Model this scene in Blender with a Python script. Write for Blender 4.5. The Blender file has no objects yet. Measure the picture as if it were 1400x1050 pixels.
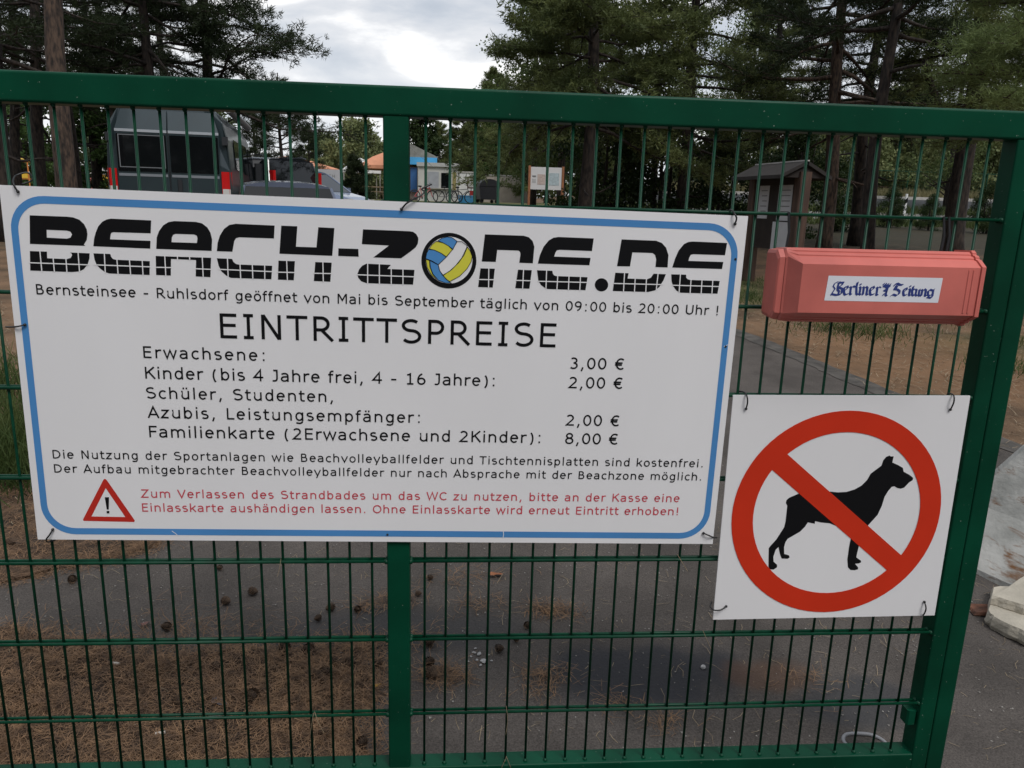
import bpy, math, random
import numpy as np
from mathutils import Matrix, Vector
from mathutils.geometry import tessellate_polygon
R=math.radians
scene=bpy.context.scene
# ------------------------------------------------------------------ camera
cd=bpy.data.cameras.new('camera'); cam=bpy.data.objects.new('camera',cd); scene.collection.objects.link(cam); scene.camera=cam
cd.sensor_width=36; cd.lens=26.699; cd.clip_start=.05; cd.clip_end=2000
CAM=Vector((0,-1.61598,1.46784))
RW=Matrix(((.9970655,.0114952,.0756849),(-.0710396,-.2294679,.9707203),(.0285259,-.9732483,-.2279779)))  # columns: right, down, forward
cam.matrix_world=Matrix(((RW[0][0],-RW[0][1],-RW[0][2],CAM.x),(RW[1][0],-RW[1][1],-RW[1][2],CAM.y),(RW[2][0],-RW[2][1],-RW[2][2],CAM.z),(0,0,0,1)))
def at(px,py,y):
    d=RW@Vector(((px-700)/1038.296,(py-525)/1038.296,1)); return CAM+d*((y-CAM.y)/d.y)
# ------------------------------------------------------------------ sky and sun
SUN_EL,SUN_AZ=R(54),R(152)     # azimuth clockwise from +Y: behind the camera, to its right
w=bpy.data.worlds.new('World'); scene.world=w; w.use_nodes=True
nt=w.node_tree; N=nt.nodes; L=nt.links; N.clear()
def nd(t,**k):
    n=N.new(t)
    for a,b in k.items(): setattr(n,a,b)
    return n
sky=nd('ShaderNodeTexSky',sky_type='NISHITA',sun_disc=False,sun_elevation=SUN_EL,sun_rotation=SUN_AZ)
tc=nd('ShaderNodeTexCoord'); sx=nd('ShaderNodeSeparateXYZ'); L.new(tc.outputs['Generated'],sx.inputs[0])
az=nd('ShaderNodeMath',operation='MAXIMUM'); L.new(sx.outputs[2],az.inputs[0]); az.inputs[1].default_value=0
ad=nd('ShaderNodeMath',operation='ADD'); L.new(az.outputs[0],ad.inputs[0]); ad.inputs[1].default_value=.16
dx=nd('ShaderNodeMath',operation='DIVIDE'); L.new(sx.outputs[0],dx.inputs[0]); L.new(ad.outputs[0],dx.inputs[1])
dy=nd('ShaderNodeMath',operation='DIVIDE'); L.new(sx.outputs[1],dy.inputs[0]); L.new(ad.outputs[0],dy.inputs[1])
cb=nd('ShaderNodeCombineXYZ'); L.new(dx.outputs[0],cb.inputs[0]); L.new(dy.outputs[0],cb.inputs[1]); cb.inputs[2].default_value=3.1
n1=nd('ShaderNodeTexNoise'); L.new(cb.outputs[0],n1.inputs['Vector']); n1.inputs['Scale'].default_value=1.5; n1.inputs['Detail'].default_value=7; n1.inputs['Roughness'].default_value=.52; n1.inputs['Distortion'].default_value=.25
cr=nd('ShaderNodeValToRGB'); L.new(n1.outputs['Fac'],cr.inputs[0])
for i,(p,c) in enumerate(((.36,(3.2,3.7,4.4)),(.48,(4.6,4.95,5.5)),(.57,(6.3,6.4,6.65)),(.64,(9.2,9.1,9.0)))):
    e=cr.color_ramp.elements[i] if i<2 else cr.color_ramp.elements.new(p)
    e.position=p; e.color=(*c,1)
hz=nd('ShaderNodeMapRange'); L.new(sx.outputs[2],hz.inputs[0]); hz.inputs[1].default_value=.05; hz.inputs[2].default_value=.24; hz.inputs[3].default_value=.5; hz.inputs[4].default_value=0   # thinner, brighter cloud towards the horizon
hm=nd('ShaderNodeMix',data_type='RGBA'); L.new(hz.outputs[0],hm.inputs[0]); L.new(cr.outputs[0],hm.inputs[6]); hm.inputs[7].default_value=(8.6,8.65,8.7,1)
mx=nd('ShaderNodeMix',data_type='RGBA'); mx.inputs[0].default_value=.93; L.new(sky.outputs[0],mx.inputs[6]); L.new(hm.outputs[2],mx.inputs[7])
bg=nd('ShaderNodeBackground'); bg.inputs[1].default_value=.098; L.new(mx.outputs[2],bg.inputs[0])
wo=nd('ShaderNodeOutputWorld'); L.new(bg.outputs[0],wo.inputs[0])
sd=bpy.data.lights.new('sun','SUN'); sd.energy=1.5; sd.angle=R(24); sd.color=(1,.98,.955)
so=bpy.data.objects.new('sun',sd); scene.collection.objects.link(so)
so.rotation_euler=Vector((-math.sin(SUN_AZ)*math.cos(SUN_EL),-math.cos(SUN_AZ)*math.cos(SUN_EL),-math.sin(SUN_EL))).to_track_quat('-Z','Y').to_euler()
so.location=(4,-8,12)
vs=scene.view_settings; vs.view_transform='Standard'; vs.look='None'; vs.exposure=.40; vs.gamma=1; vs.use_curve_mapping=False
# ------------------------------------------------------------------ materials
def mat(name,col,rough=.6,var=0,scale=8,col2=None,bump=0,bscale=None,metal=0,coat=0,spec=.5,det=5,coord='Object',stretch=None,lo=.35,hi=.65):
    m=bpy.data.materials.new(name); m.use_nodes=True; t=m.node_tree; b=t.nodes['Principled BSDF']
    b.inputs['Base Color'].default_value=(*col,1); b.inputs['Roughness'].default_value=rough; b.inputs['Metallic'].default_value=metal
    b.inputs['Coat Weight'].default_value=coat; b.inputs['Coat Roughness'].default_value=.12; b.inputs['Specular IOR Level'].default_value=spec
    c=t.nodes.new('ShaderNodeTexCoord'); v=c.outputs[coord]
    if stretch:
        mp=t.nodes.new('ShaderNodeMapping'); mp.inputs['Scale'].default_value=stretch; t.links.new(v,mp.inputs[0]); v=mp.outputs[0]
    if var or col2:
        n=t.nodes.new('ShaderNodeTexNoise'); n.inputs['Scale'].default_value=scale; n.inputs['Detail'].default_value=det; t.links.new(v,n.inputs['Vector'])
        r=t.nodes.new('ShaderNodeMapRange'); t.links.new(n.outputs['Fac'],r.inputs[0]); r.inputs[1].default_value=lo; r.inputs[2].default_value=hi
        x=t.nodes.new('ShaderNodeMix'); x.data_type='RGBA'; t.links.new(r.outputs[0],x.inputs[0])
        if col2 is None: a=[q*(1-var) for q in col]; d=[min(1,q*(1+var)) for q in col]
        else: a,d=col,col2
        x.inputs[6].default_value=(*a,1); x.inputs[7].default_value=(*d,1); t.links.new(x.outputs[2],b.inputs['Base Color'])
    if bump:
        n=t.nodes.new('ShaderNodeTexNoise'); n.inputs['Scale'].default_value=bscale or scale*4; n.inputs['Detail'].default_value=6; t.links.new(v,n.inputs['Vector'])
        q=t.nodes.new('ShaderNodeBump'); q.inputs['Strength'].default_value=bump; q.inputs['Distance'].default_value=.01; t.links.new(n.outputs['Fac'],q.inputs['Height']); t.links.new(q.outputs[0],b.inputs['Normal'])
    return m
GREEN=mat("green_powder_coat",(.0012,.046,.023),.40,.22,5,bump=.06,bscale=22,spec=.13)
_t=GREEN.node_tree; _b=_t.nodes['Principled BSDF']; _s=_b.inputs['Base Color'].links[0].from_socket   # dust specks and tiny chips in the coating
_n=_t.nodes.new('ShaderNodeTexNoise'); _n.inputs['Scale'].default_value=170; _n.inputs['Detail'].default_value=2; _t.links.new(_t.nodes['Texture Coordinate'].outputs['Object'],_n.inputs['Vector'])
_r=_t.nodes.new('ShaderNodeMapRange'); _t.links.new(_n.outputs['Fac'],_r.inputs[0]); _r.inputs[1].default_value=.735; _r.inputs[2].default_value=.77
_x=_t.nodes.new('ShaderNodeMix'); _x.data_type='RGBA'; _t.links.new(_r.outputs[0],_x.inputs[0]); _t.links.new(_s,_x.inputs[6]); _x.inputs[7].default_value=(.22,.27,.23,1); _t.links.new(_x.outputs[2],_b.inputs['Base Color'])
WIRE=mat('green_wire_coat',(.0014,.040,.019),.4,.2,30,spec=.2)
WHITE=mat('sign_white',(.80,.785,.79),.40,.03,2.2,bump=.04,bscale=2.5,spec=.35,stretch=(1,1,.35),det=8)
BLACK=mat('print_black',(.006,.006,.007),.7,spec=.12); BLUE=mat('print_blue',(.075,.25,.54),.5,.06,4,spec=.2); RED=mat('print_red',(.60,.034,.011),.5,.05,5,spec=.2); TXRED=mat('print_dull_red',(.58,.06,.085),.5)
YEL=mat('print_yellow',(.66,.62,.05),.5); NAVY=mat('print_navy',(.02,.04,.20),.5); ORED=mat('print_signal_red',(.52,.022,.012),.45)
TIE=mat('black_tie_plastic',(.012,.012,.013),.4)
BOXR=mat('faded_red_plastic',(.57,.145,.118),.45,.15,5,bump=.02,bscale=60,spec=.45)
BARK=mat('pine_bark',(.014,.010,.008),.9,0,24,(.090,.058,.040),bump=1,bscale=30,stretch=(1,1,.3),det=8,lo=.36,hi=.62)
BARKD=mat('dark_bark',(.009,.007,.006),.9,0,22,(.050,.036,.028),bump=1,bscale=30,stretch=(1,1,.3),det=8,lo=.36,hi=.62)
def leafmat(name,a,b,sc=1.2):
    m=mat(name,a,.62,0,sc,b,spec=.25,det=3); t=m.node_tree; pb=t.nodes['Principled BSDF']
    tr=t.nodes.new('ShaderNodeBsdfTranslucent'); ms=t.nodes.new('ShaderNodeMixShader'); ms.inputs[0].default_value=.36
    src=pb.inputs['Base Color'].links[0].from_socket; t.links.new(src,tr.inputs[0])
    t.links.new(pb.outputs[0],ms.inputs[1]); t.links.new(tr.outputs[0],ms.inputs[2]); t.links.new(ms.outputs[0],t.nodes['Material Output'].inputs[0]); return m
NEED_D=leafmat('dark_pine_needles',(.016,.026,.011),(.040,.056,.022))
NEED_M=leafmat('olive_pine_needles',(.068,.090,.032),(.155,.18,.062))
NEED_L=leafmat('light_pine_needles',(.10,.14,.05),(.20,.25,.09))
LEAF_D=leafmat('dark_leaves',(.016,.032,.010),(.045,.07,.02)); LEAF_M=leafmat('mid_leaves',(.055,.082,.026),(.12,.155,.05)); LEAF_B=leafmat('bright_leaves',(.045,.085,.022),(.085,.145,.042),3); LEAF_O=leafmat('pale_olive_leaves',(.12,.155,.06),(.23,.25,.11),.8)
GLASS=mat('dark_vehicle_glass',(.006,.007,.008),.06,spec=.6)
RUBBER=mat('tyre_rubber',(.015,.015,.016),.8)
CHROME=mat('bright_trim',(.55,.57,.6),.25,metal=1)
# ------------------------------------------------------------------ mesh helpers
class MB:
    def __init__(s): s.v=[]; s.f=[]
    def add(s,v,f): o=len(s.v); s.v+=[tuple(q) for q in v]; s.f+=[tuple(i+o for i in g) for g in f]; return s
    def box(s,x0,x1,y0,y1,z0,z1):
        return s.add([(x0,y0,z0),(x1,y0,z0),(x1,y1,z0),(x0,y1,z0),(x0,y0,z1),(x1,y0,z1),(x1,y1,z1),(x0,y1,z1)],[(0,3,2,1),(4,5,6,7),(0,1,5,4),(1,2,6,5),(2,3,7,6),(3,0,4,7)])
    def loft(s,rings,caps=True):
        n=len(rings[0]); v=[q for r in rings for q in r]; f=[]
        for k in range(len(rings)-1):
            for i in range(n): j=(i+1)%n; f.append((k*n+i,k*n+j,(k+1)*n+j,(k+1)*n+i))
        if caps: f.append(tuple(range(n))[::-1]); f.append(tuple((len(rings)-1)*n+i for i in range(n)))
        return s.add(v,f)
    def cbox(s,x0,x1,y0,y1,z0,z1,c=.004,ax='z'):   # box with its four long edges chamfered
        def ring(a0,a1,b0,b1,c): return [(a0+c,b0),(a1-c,b0),(a1,b0+c),(a1,b1-c),(a1-c,b1),(a0+c,b1),(a0,b1-c),(a0,b0+c)]
        if ax=='z': return s.loft([[(a,b,z) for a,b in ring(x0,x1,y0,y1,c)] for z in (z0,z1)])
        if ax=='x': return s.loft([[(x,a,b) for a,b in ring(y0,y1,z0,z1,c)] for x in (x0,x1)])
        return s.loft([[(b,y,a) for a,b in ring(z0,z1,x0,x1,c)] for y in (y0,y1)])
    def rbox(s,x0,x1,y0,y1,z0,z1,r=.005,ax='z',n=5):   # rounded hollow-section profile
        def ring(a0,a1,b0,b1): return [(ca+r*math.cos(R(t0+90*i/n)),cb_+r*math.sin(R(t0+90*i/n))) for ca,cb_,t0 in ((a1-r,b1-r,0),(a0+r,b1-r,90),(a0+r,b0+r,180),(a1-r,b0+r,270)) for i in range(n+1)]
        if ax=='z': return s.loft([[(a,b,z) for a,b in ring(x0,x1,y0,y1)] for z in (z0,z1)])
        return s.loft([[(x,a,b) for a,b in ring(y0,y1,z0,z1)] for x in (x0,x1)])
    def tube(s,pts,r,n=8,caps=True):
        pts=[Vector(p) for p in pts]; rs=r if isinstance(r,(list,tuple)) else [r]*len(pts); rings=[]; up=None
        for i,p in enumerate(pts):
            d=(pts[min(i+1,len(pts)-1)]-pts[max(i-1,0)]).normalized()
            if up is None: up=Vector((0,0,1)) if abs(d.z)<.9 else Vector((1,0,0))
            a=d.cross(up).normalized(); b=a.cross(d).normalized(); up=b
            rings.append([p+(a*math.cos(2*math.pi*k/n)+b*math.sin(2*math.pi*k/n))*rs[i] for k in range(n)])
        return s.loft(rings,caps)
    def prism(s,poly,y0,y1):      # polygon in x,z; thickness in y
        n=len(poly); v=[(p[0],y0,p[1]) for p in poly]+[(p[0],y1,p[1]) for p in poly]
        tr=tessellate_polygon([[Vector((p[0],p[1],0)) for p in poly]])
        f=[tuple(t) for t in tr]+[tuple(i+n for i in t)[::-1] for t in tr]+[(i,(i+1)%n,n+(i+1)%n,n+i) for i in range(n)]
        return s.add(v,f)
    def prismx(s,poly,x0,x1):     # polygon in y,z; thickness in x
        m=MB().prism(poly,x0,x1); return s.add([(v[1],v[0],v[2]) for v in m.v],m.f)
    def flat(s,loops,y):          # filled outline (first loop) with holes, in the x,z plane
        allp=[p for l in loops for p in l]; tr=tessellate_polygon([[Vector((p[0],p[1],0)) for p in l] for l in loops])
        out=[]
        for t in tr:
            a,b,c=(allp[i] for i in t)
            out.append(t if (b[0]-a[0])*(c[1]-a[1])-(b[1]-a[1])*(c[0]-a[0])>0 else t[::-1])
        return s.add([(p[0],y,p[1]) for p in allp],out)
    def line(s,a,b,wd,y):
        d=Vector((b[0]-a[0],b[1]-a[1])); d.normalize(); n=Vector((-d.y,d.x))*wd/2
        return s.add([(a[0]-n.x,y,a[1]-n.y),(b[0]-n.x,y,b[1]-n.y),(b[0]+n.x,y,b[1]+n.y),(a[0]+n.x,y,a[1]+n.y)],[(0,1,2,3)])
    def ribbon(s,pts,wd,y):       # mitred flat stroke
        P=[Vector((p[0],p[1])) for p in pts]; P=[p for i,p in enumerate(P) if i==0 or (p-P[i-1]).length>1e-7]
        cl=(P[0]-P[-1]).length<1e-6
        if cl: P=P[:-1]
        n=len(P); v=[]
        for i,p in enumerate(P):
            a=P[i-1] if (i>0 or cl) else None; b=P[(i+1)%n] if (i<n-1 or cl) else None
            d1=(p-a).normalized() if a is not None else None; d2=(b-p).normalized() if b is not None else None
            if d1 is None: d1=d2
            if d2 is None: d2=d1
            t=d1+d2
            if t.length<.15: t=d2
            t.normalize(); nn=Vector((-t.y,t.x)); k=min(1/max(.35,nn.dot(Vector((-d2.y,d2.x)))),2.4)
            v+=[(p.x+nn.x*wd/2*k,y,p.y+nn.y*wd/2*k),(p.x-nn.x*wd/2*k,y,p.y-nn.y*wd/2*k)]
        f=[(2*i+1,2*((i+1)%n)+1,2*((i+1)%n),2*i) for i in range(n if cl else n-1)]
        return s.add(v,f)
    def sphere(s,c,r,n=8,m=5,sq=(1,1,1)):
        rings=[[(c[0]+sq[0]*r*math.sin(math.pi*(k+.02)/(m+.04))*math.cos(2*math.pi*i/n),c[1]+sq[1]*r*math.sin(math.pi*(k+.02)/(m+.04))*math.sin(2*math.pi*i/n),c[2]-sq[2]*r*math.cos(math.pi*(k+.02)/(m+.04))) for i in range(n)] for k in range(m+1)]
        return s.loft(rings)
    def torus(s,c,R_,r,ax=(1,0,0),n=20,m=6):
        q=Vector((0,0,1)).rotation_difference(Vector(ax)); v=[];f=[]
        for i in range(n):
            for j in range(m):
                a,b=2*math.pi*i/n,2*math.pi*j/m
                p=q@Vector(((R_+r*math.cos(b))*math.cos(a),(R_+r*math.cos(b))*math.sin(a),r*math.sin(b)))+Vector(c); v.append(p)
                f.append((i*m+j,((i+1)%n)*m+j,((i+1)%n)*m+(j+1)%m,i*m+(j+1)%m))
        return s.add(v,f)
    def disc(s,c,r,hw,n=18,ax='x'):   # wheel-like cylinder along x
        return s.loft([[(c[0]+d,c[1]+r*math.cos(2*math.pi*i/n),c[2]+r*math.sin(2*math.pi*i/n)) for i in range(n)] for d in (-hw,hw)])
    def build(s,name,m,parent=None,smooth=False):
        me=bpy.data.meshes.new(name); me.from_pydata(s.v,[],s.f); me.update()
        me.materials.append(m)
        if smooth: me.polygons.foreach_set('use_smooth',[True]*len(me.polygons))
        o=bpy.data.objects.new(name,me); scene.collection.objects.link(o)
        if parent: o.parent=parent
        return o
def arrays(name,V,n,m,parent=None):     # V: (k*n,3) vertices of k separate n-gons
    V=np.asarray(V,dtype=np.float32).reshape(-1,3); k=len(V)//n; me=bpy.data.meshes.new(name)
    me.vertices.add(len(V)); me.vertices.foreach_set('co',V.ravel()); me.loops.add(k*n); me.loops.foreach_set('vertex_index',np.arange(k*n,dtype=np.int32))
    me.polygons.add(k); me.polygons.foreach_set('loop_start',np.arange(0,k*n,n,dtype=np.int32)); me.update(calc_edges=True); me.validate()
    me.materials.append(m); o=bpy.data.objects.new(name,me); scene.collection.objects.link(o)
    if parent: o.parent=parent
    return o
def tag(o,label,cat,group=None):
    o['label']=label; o['category']=cat
    if group: o['group']=group
    return o
def thing(name,label,cat,loc=(0,0,0),rz=0,group=None):
    o=bpy.data.objects.new(name,None); scene.collection.objects.link(o); o.location=loc; o.rotation_euler=(0,0,rz); o.empty_display_size=.1
    return tag(o,label,cat,group)
def kind(o,k): o['kind']=k; return o
def dup(o,loc,rz=None,label=None,scale=None):
    c=o.copy(); scene.collection.objects.link(c); c.location=loc
    if rz is not None: c.rotation_euler=(0,0,rz)
    if scale: c.scale=(scale,)*3
    if label: c['label']=label
    for ch in list(o.children):
        d=ch.copy(); scene.collection.objects.link(d); d.parent=c
        for g in list(ch.children):
            e=g.copy(); scene.collection.objects.link(e); e.parent=d
    return c
def sstep(a,b,x): t=max(0,min(1,(x-a)/(b-a))); return t*t*(3-2*t)
def gz(x,y):
    b=0 if y<0 else .042*y if y<30 else 1.26+(min(y,48)-30)*.0228
    return b+sstep(5,12,x)*sstep(28,41,y)*1.0
# ------------------------------------------------------------------ stroke alphabet (monoline, em = 1000)
def P(*it):
    o=[]
    for q in it:
        if len(q)==2: o.append(q)
        else:
            cx,cy,rx,ry,a0,a1=q; k=max(4,int(abs(a1-a0)/14))
            o+=[(cx+rx*math.cos(R(a0+(a1-a0)*i/k)),cy+ry*math.sin(R(a0+(a1-a0)*i/k))) for i in range(k+1)]
    return o
def E(cx,cy,rx,ry): return P((cx,cy,rx,ry,0,360))
dot=lambda x,y:[(x,y),(x,y+112)]
ST=lambda x,h=760,b=0:[(x,b),(x,h)]
ARCH=P((122,395),(316,322,194,186,150,0),(510,0))
BOWLP=[P((145,682),(330,682),(330,505,195,177,90,-90),(145,328))]
G={'a':(601,[P((465,0),(465,360),(295,360,170,150,0,90),(200,502),(92,460)),P((465,305),(290,300),(245,168,158,130,95,270),(350,58),(465,135))]),
'b':(623,[ST(122),E(318,272,196,236)]),'c':(521,[P((310,272,220,236,48,312))]),'d':(623,[ST(500),E(304,272,196,236)]),
'e':(596,[P((92,292),(505,292),(300,275,207,236,5,318))]),'f':(352,[P((140,0),(140,590),(262,590,122,128,180,90),(345,718)),[(18,505),(325,505)]]),
'g':(623,[P((500,545),(500,-10),(300,-5,200,165,0,-90),(110,-140)),E(304,272,196,236)]),
'h':(633,[ST(122),ARCH]),'i':(274,[ST(137,545),dot(137,640)]),'k':(592,[ST(122),[(525,545),(150,235)],[(260,330),(545,0)]]),'l':(274,[ST(137)]),
'm':(973,[ST(122,545),P((122,395),(303,325,182,183,150,0),(485,0)),P((485,395),(666,325,182,183,150,0),(848,0))]),'n':(633,[ST(122,545),ARCH]),
'o':(607,[E(303,272,212,236)]),'p':(623,[ST(122,545,-207),E(318,272,196,236)]),'r':(427,[ST(122,545),P((122,380),(330,300,208,205,145,88),(425,498))]),
's':(521,[P((258,402,168,108,42,270),(258,164,180,124,90,-142))]),'t':(394,[P((150,700),(150,160),(270,157,120,115,180,270),(378,45)),[(18,505),(372,505)]]),
'u':(633,[P((122,545),(122,215),(316,222,194,186,180,330)),ST(510,545)]),'v':(592,[[(48,545),(296,25),(544,545)]]),'w':(818,[[(40,545),(222,25),(409,510),(596,25),(778,545)]]),
'y':(592,[[(45,545),(300,10)],[(547,545),(215,-207)]]),'z':(525,[P((60,503),(450,503),(68,43),(475,43))]),
'A':(684,[[(32,0),(342,700),(652,0)],[(140,225),(545,225)]]),'B':(686,[ST(145,727),P((145,682),(340,682),(340,535,150,147,90,-90),(145,388)),P((145,388),(370,388),(370,217,190,172,90,-90),(145,45))]),
'C':(698,[P((400,363,310,322,45,315))]),'D':(771,[ST(145,727),P((145,682),(320,682),(320,363,345,319,90,-90),(145,45))]),
'E':(632,[ST(145,727),[(145,682),(572,682)],[(145,385),(545,385)],[(145,45),(572,45)]]),'F':(575,[ST(145,727),[(145,682),(560,682)],[(145,375),(520,375)]]),'I':(421,[ST(210,727),[(70,688),(350,688)],[(70,40),(350,40)]]),
'H':(751,[ST(145,727),ST(606,727),[(145,385),(606,385)]]),
'J':(455,[P((110,688),(325,688),(325,200),(185,195,140,155,0,-90),(55,45))]),'K':(693,[ST(145,727),[(630,727),(175,330)],[(300,440),(665,0)]]),'L':(557,[ST(145,727),[(145,45),(545,45)]]),
'M':(843,[ST(135,727),ST(708,727),[(150,715),(422,250),(693,715)]]),'N':(748,[ST(140,727),ST(608,727),[(150,715),(598,12)]]),'O':(787,[E(393,363,312,322)]),'P':(603,[ST(145,727)]+BOWLP),
'R':(695,[ST(145,727)]+BOWLP+[[(330,328),(655,0)]]),'S':(684,[P((345,535,232,150,42,270),(345,212,255,173,90,-145))]),'T':(616,[[(8,682),(608,682)],ST(308,727)]),
'U':(732,[P((125,727),(125,260),(366,257,241,214,180,360),(607,727))]),'V':(684,[[(40,727),(342,25),(644,727)]]),'W':(989,[[(45,727),(265,25),(494,690),(723,25),(944,727)]]),'Z':(685,[P((70,682),(595,682),(85,45),(630,45))]),
'0':(636,[E(318,363,215,322)]),'1':(636,[ST(330,727),[(135,600),(330,640)],[(135,40),(525,40)]]),'2':(636,[P((305,505,200,180,148,-32),(95,45),(570,45))]),
'3':(636,[P((300,535,190,150,135,-90)),P((300,212,220,173,90,-140))]),'4':(636,[[(435,0),(435,690),(60,235),(600,235)]]),'6':(636,[E(325,225,210,182),P((430,285,315,398,100,195))]),
'8':(636,[E(318,540,180,146),E(318,212,218,172)]),'9':(636,[E(311,502,210,182),P((206,442,315,398,-80,15))]),
',':(364,[[(210,115),(120,-135)]]),'.':(364,[dot(182,0)]),':':(454,[dot(227,0),dot(227,433)]),'-':(454,[[(70,285),(385,285)]]),'(':(454,[P((430,280,300,480,125,235))]),')':(454,[P((24,280,300,480,55,-55))]),
'!':(394,[[(197,727),(197,215)],dot(197,0)]),'€':(636,[P((410,363,270,322,52,308)),[(40,425),(510,425)],[(40,300),(480,300)]]),' ':(352,[])}
for a,b in (('ä','a'),('ö','o'),('ü','u')): G[a]=(G[b][0],G[b][1]+[dot(G[b][0]/2-92,640),dot(G[b][0]/2+92,640)])
def write(mb,txt,a,b,cap,y=-.0006,weight=88):
    """stroke lettering from baseline point a to end point b, capital height cap (metres, panel coordinates)"""
    k=cap/727; tot=math.hypot(b[0]-a[0],b[1]-a[1])/k; ext=lambda c,s:[q[0] for st in G[c][1] for q in st]
    x0=min(ext(txt[0],0))-weight/2; xl=max(ext(txt[-1],0))+weight/2
    adv=sum(G[c][0] for c in txt[:-1]); sp=(tot-(adv+xl-x0))/(len(txt)-1); x=-x0; i=0
    ux,uz=(b[0]-a[0])/(tot*k),(b[1]-a[1])/(tot*k)
    for c in txt:
        for st in G[c][1]:
            mb.ribbon([(a[0]+(ux*(x+q[0])-uz*q[1])*k,a[1]+(uz*(x+q[0])+ux*q[1])*k) for q in st],weight*k,y-(i%7)*2.5e-5); i+=1
        x+=G[c][0]+sp
def pts(l): return [(p[0]*1e-4,p[1]*1e-4) for p in l]
LOGO=[[[[-7003,3175],[-6299,3176],[-6180,3167],[-6064,3125],[-5981,3042],[-5939,2942],[-5933,2850],[-5957,2736],[-6021,2640],[-5993,2617],[-7053,2617]],[[-6708,2906],[-6323,2904],[-6255,2885],[-6229,2832],[-6265,2769],[-6337,2746],[-6718,2752]]],[[[-7068,2476],[-6742,2476],[-6751,2345],[-6373,2342],[-6300,2367],[-6265,2418],[-6270,2455],[-6301,2475],[-5922,2472],[-5937,2364],[-5981,2247],[-6066,2150],[-6151,2105],[-6294,2086],[-7099,2089]]],[[[-5839,2616],[-5814,2762],[-5773,2887],[-5713,3012],[-5625,3107],[-5541,3151],[-5460,3171],[-4683,3167],[-4710,2913],[-5429,2908],[-5471,2894],[-5488,2856],[-5505,2765],[-4724,2763],[-4738,2609]]],[[[-5849,2475],[-5523,2474],[-5513,2420],[-5480,2376],[-5430,2363],[-4763,2357],[-4785,2079],[-5573,2083],[-5653,2106],[-5739,2172],[-5805,2243],[-5837,2346]]],[[[-4622,2609],[-4597,2838],[-4544,2964],[-4455,3081],[-4350,3147],[-4237,3172],[-3819,3172],[-3697,3148],[-3598,3073],[-3542,2972],[-3515,2838],[-3535,2607]],[[-4312,2752],[-4302,2849],[-4273,2902],[-4221,2921],[-3862,2922],[-3812,2899],[-3801,2848],[-3818,2755]]],[[[-4641,2466],[-3552,2468],[-3585,2077],[-3876,2080],[-3852,2413],[-4344,2418],[-4368,2082],[-4657,2083]]],[[[-3433,2606],[-3407,2779],[-3359,2916],[-3271,3055],[-3164,3137],[-3039,3165],[-2268,3160],[-2289,2902],[-2978,2901],[-3041,2880],[-3078,2823],[-3125,2605]]],[[[-3438,2463],[-3137,2461],[-3112,2401],[-3062,2361],[-3010,2352],[-2341,2350],[-2366,2074],[-3178,2076],[-3270,2120],[-3360,2202],[-3411,2317]]],[[[-2137,3163],[-1817,3163],[-1854,2753],[-1444,2755],[-1399,3160],[-1076,3156],[-1127,2595],[-2189,2601]]],[[[-2212,2459],[-1882,2460],[-1914,2070],[-2235,2072]]],[[[-1472,2457],[-1140,2456],[-1173,2064],[-1509,2068]]],[[[-1001,2752],[-598,2754],[-592,2597],[-1006,2597]]],[[[-501,3153],[440,3151],[515,3141],[580,3097],[617,3035],[624,2993],[614,2907],[572,2831],[487,2758],[274,2594],[-294,2593],[26,2847],[-527,2854]]],[[[-433,2460],[64,2454],[-9,2367],[552,2367],[525,2061],[-434,2059],[-541,2094],[-605,2168],[-620,2243],[-583,2341],[-518,2418]]],[[[1989,3146],[2794,3149],[2904,3121],[2984,3049],[3027,2932],[3012,2590],[2726,2591],[2744,2771],[2732,2818],[2698,2841],[2256,2840],[2234,2591],[1941,2589]]],[[[1919,2447],[2219,2449],[2189,2055],[1881,2055]]],[[[2706,2446],[2997,2446],[2964,2056],[2664,2057]]],[[[3116,2587],[3152,2764],[3220,2940],[3323,3073],[3419,3132],[3517,3151],[4266,3149],[4245,2888],[3554,2889],[3499,2872],[3475,2826],[3453,2745],[4226,2744],[4209,2591]]],[[[3107,2449],[3431,2448],[3443,2393],[3472,2355],[3517,2341],[4187,2340],[4159,2064],[3353,2062],[3297,2080],[3204,2143],[3145,2229]]],[[[4639,2193],[4638,2162],[4629,2132],[4614,2105],[4593,2082],[4566,2065],[4537,2054],[4505,2049],[4473,2051],[4441,2061],[4413,2076],[4389,2098],[4370,2124],[4357,2153],[4352,2184],[4353,2215],[4362,2245],[4377,2272],[4399,2294],[4425,2312],[4454,2323],[4486,2328],[4518,2325],[4549,2316],[4577,2301],[4602,2279],[4621,2253],[4633,2224]]],[[[4857,3152],[5595,3151],[5723,3108],[5821,3014],[5884,2863],[5889,2603],[5626,2603],[5628,2766],[5598,2853],[5538,2894],[5107,2892],[5078,2597],[4800,2592]]],[[[4774,2454],[5060,2453],[5046,2340],[5471,2341],[5548,2377],[5597,2461],[5865,2461],[5824,2331],[5746,2183],[5650,2107],[5516,2071],[4745,2066]]],[[[5989,2605],[6033,2791],[6096,2969],[6197,3104],[6283,3151],[6383,3165],[7126,3162],[7108,2905],[6420,2902],[6365,2887],[6337,2824],[6327,2758],[7087,2761],[7073,2612]]],[[[5981,2463],[6302,2465],[6313,2403],[6345,2371],[6399,2357],[7051,2357],[7029,2084],[6224,2078],[6129,2118],[6040,2216],[6000,2326]]]]
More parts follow.
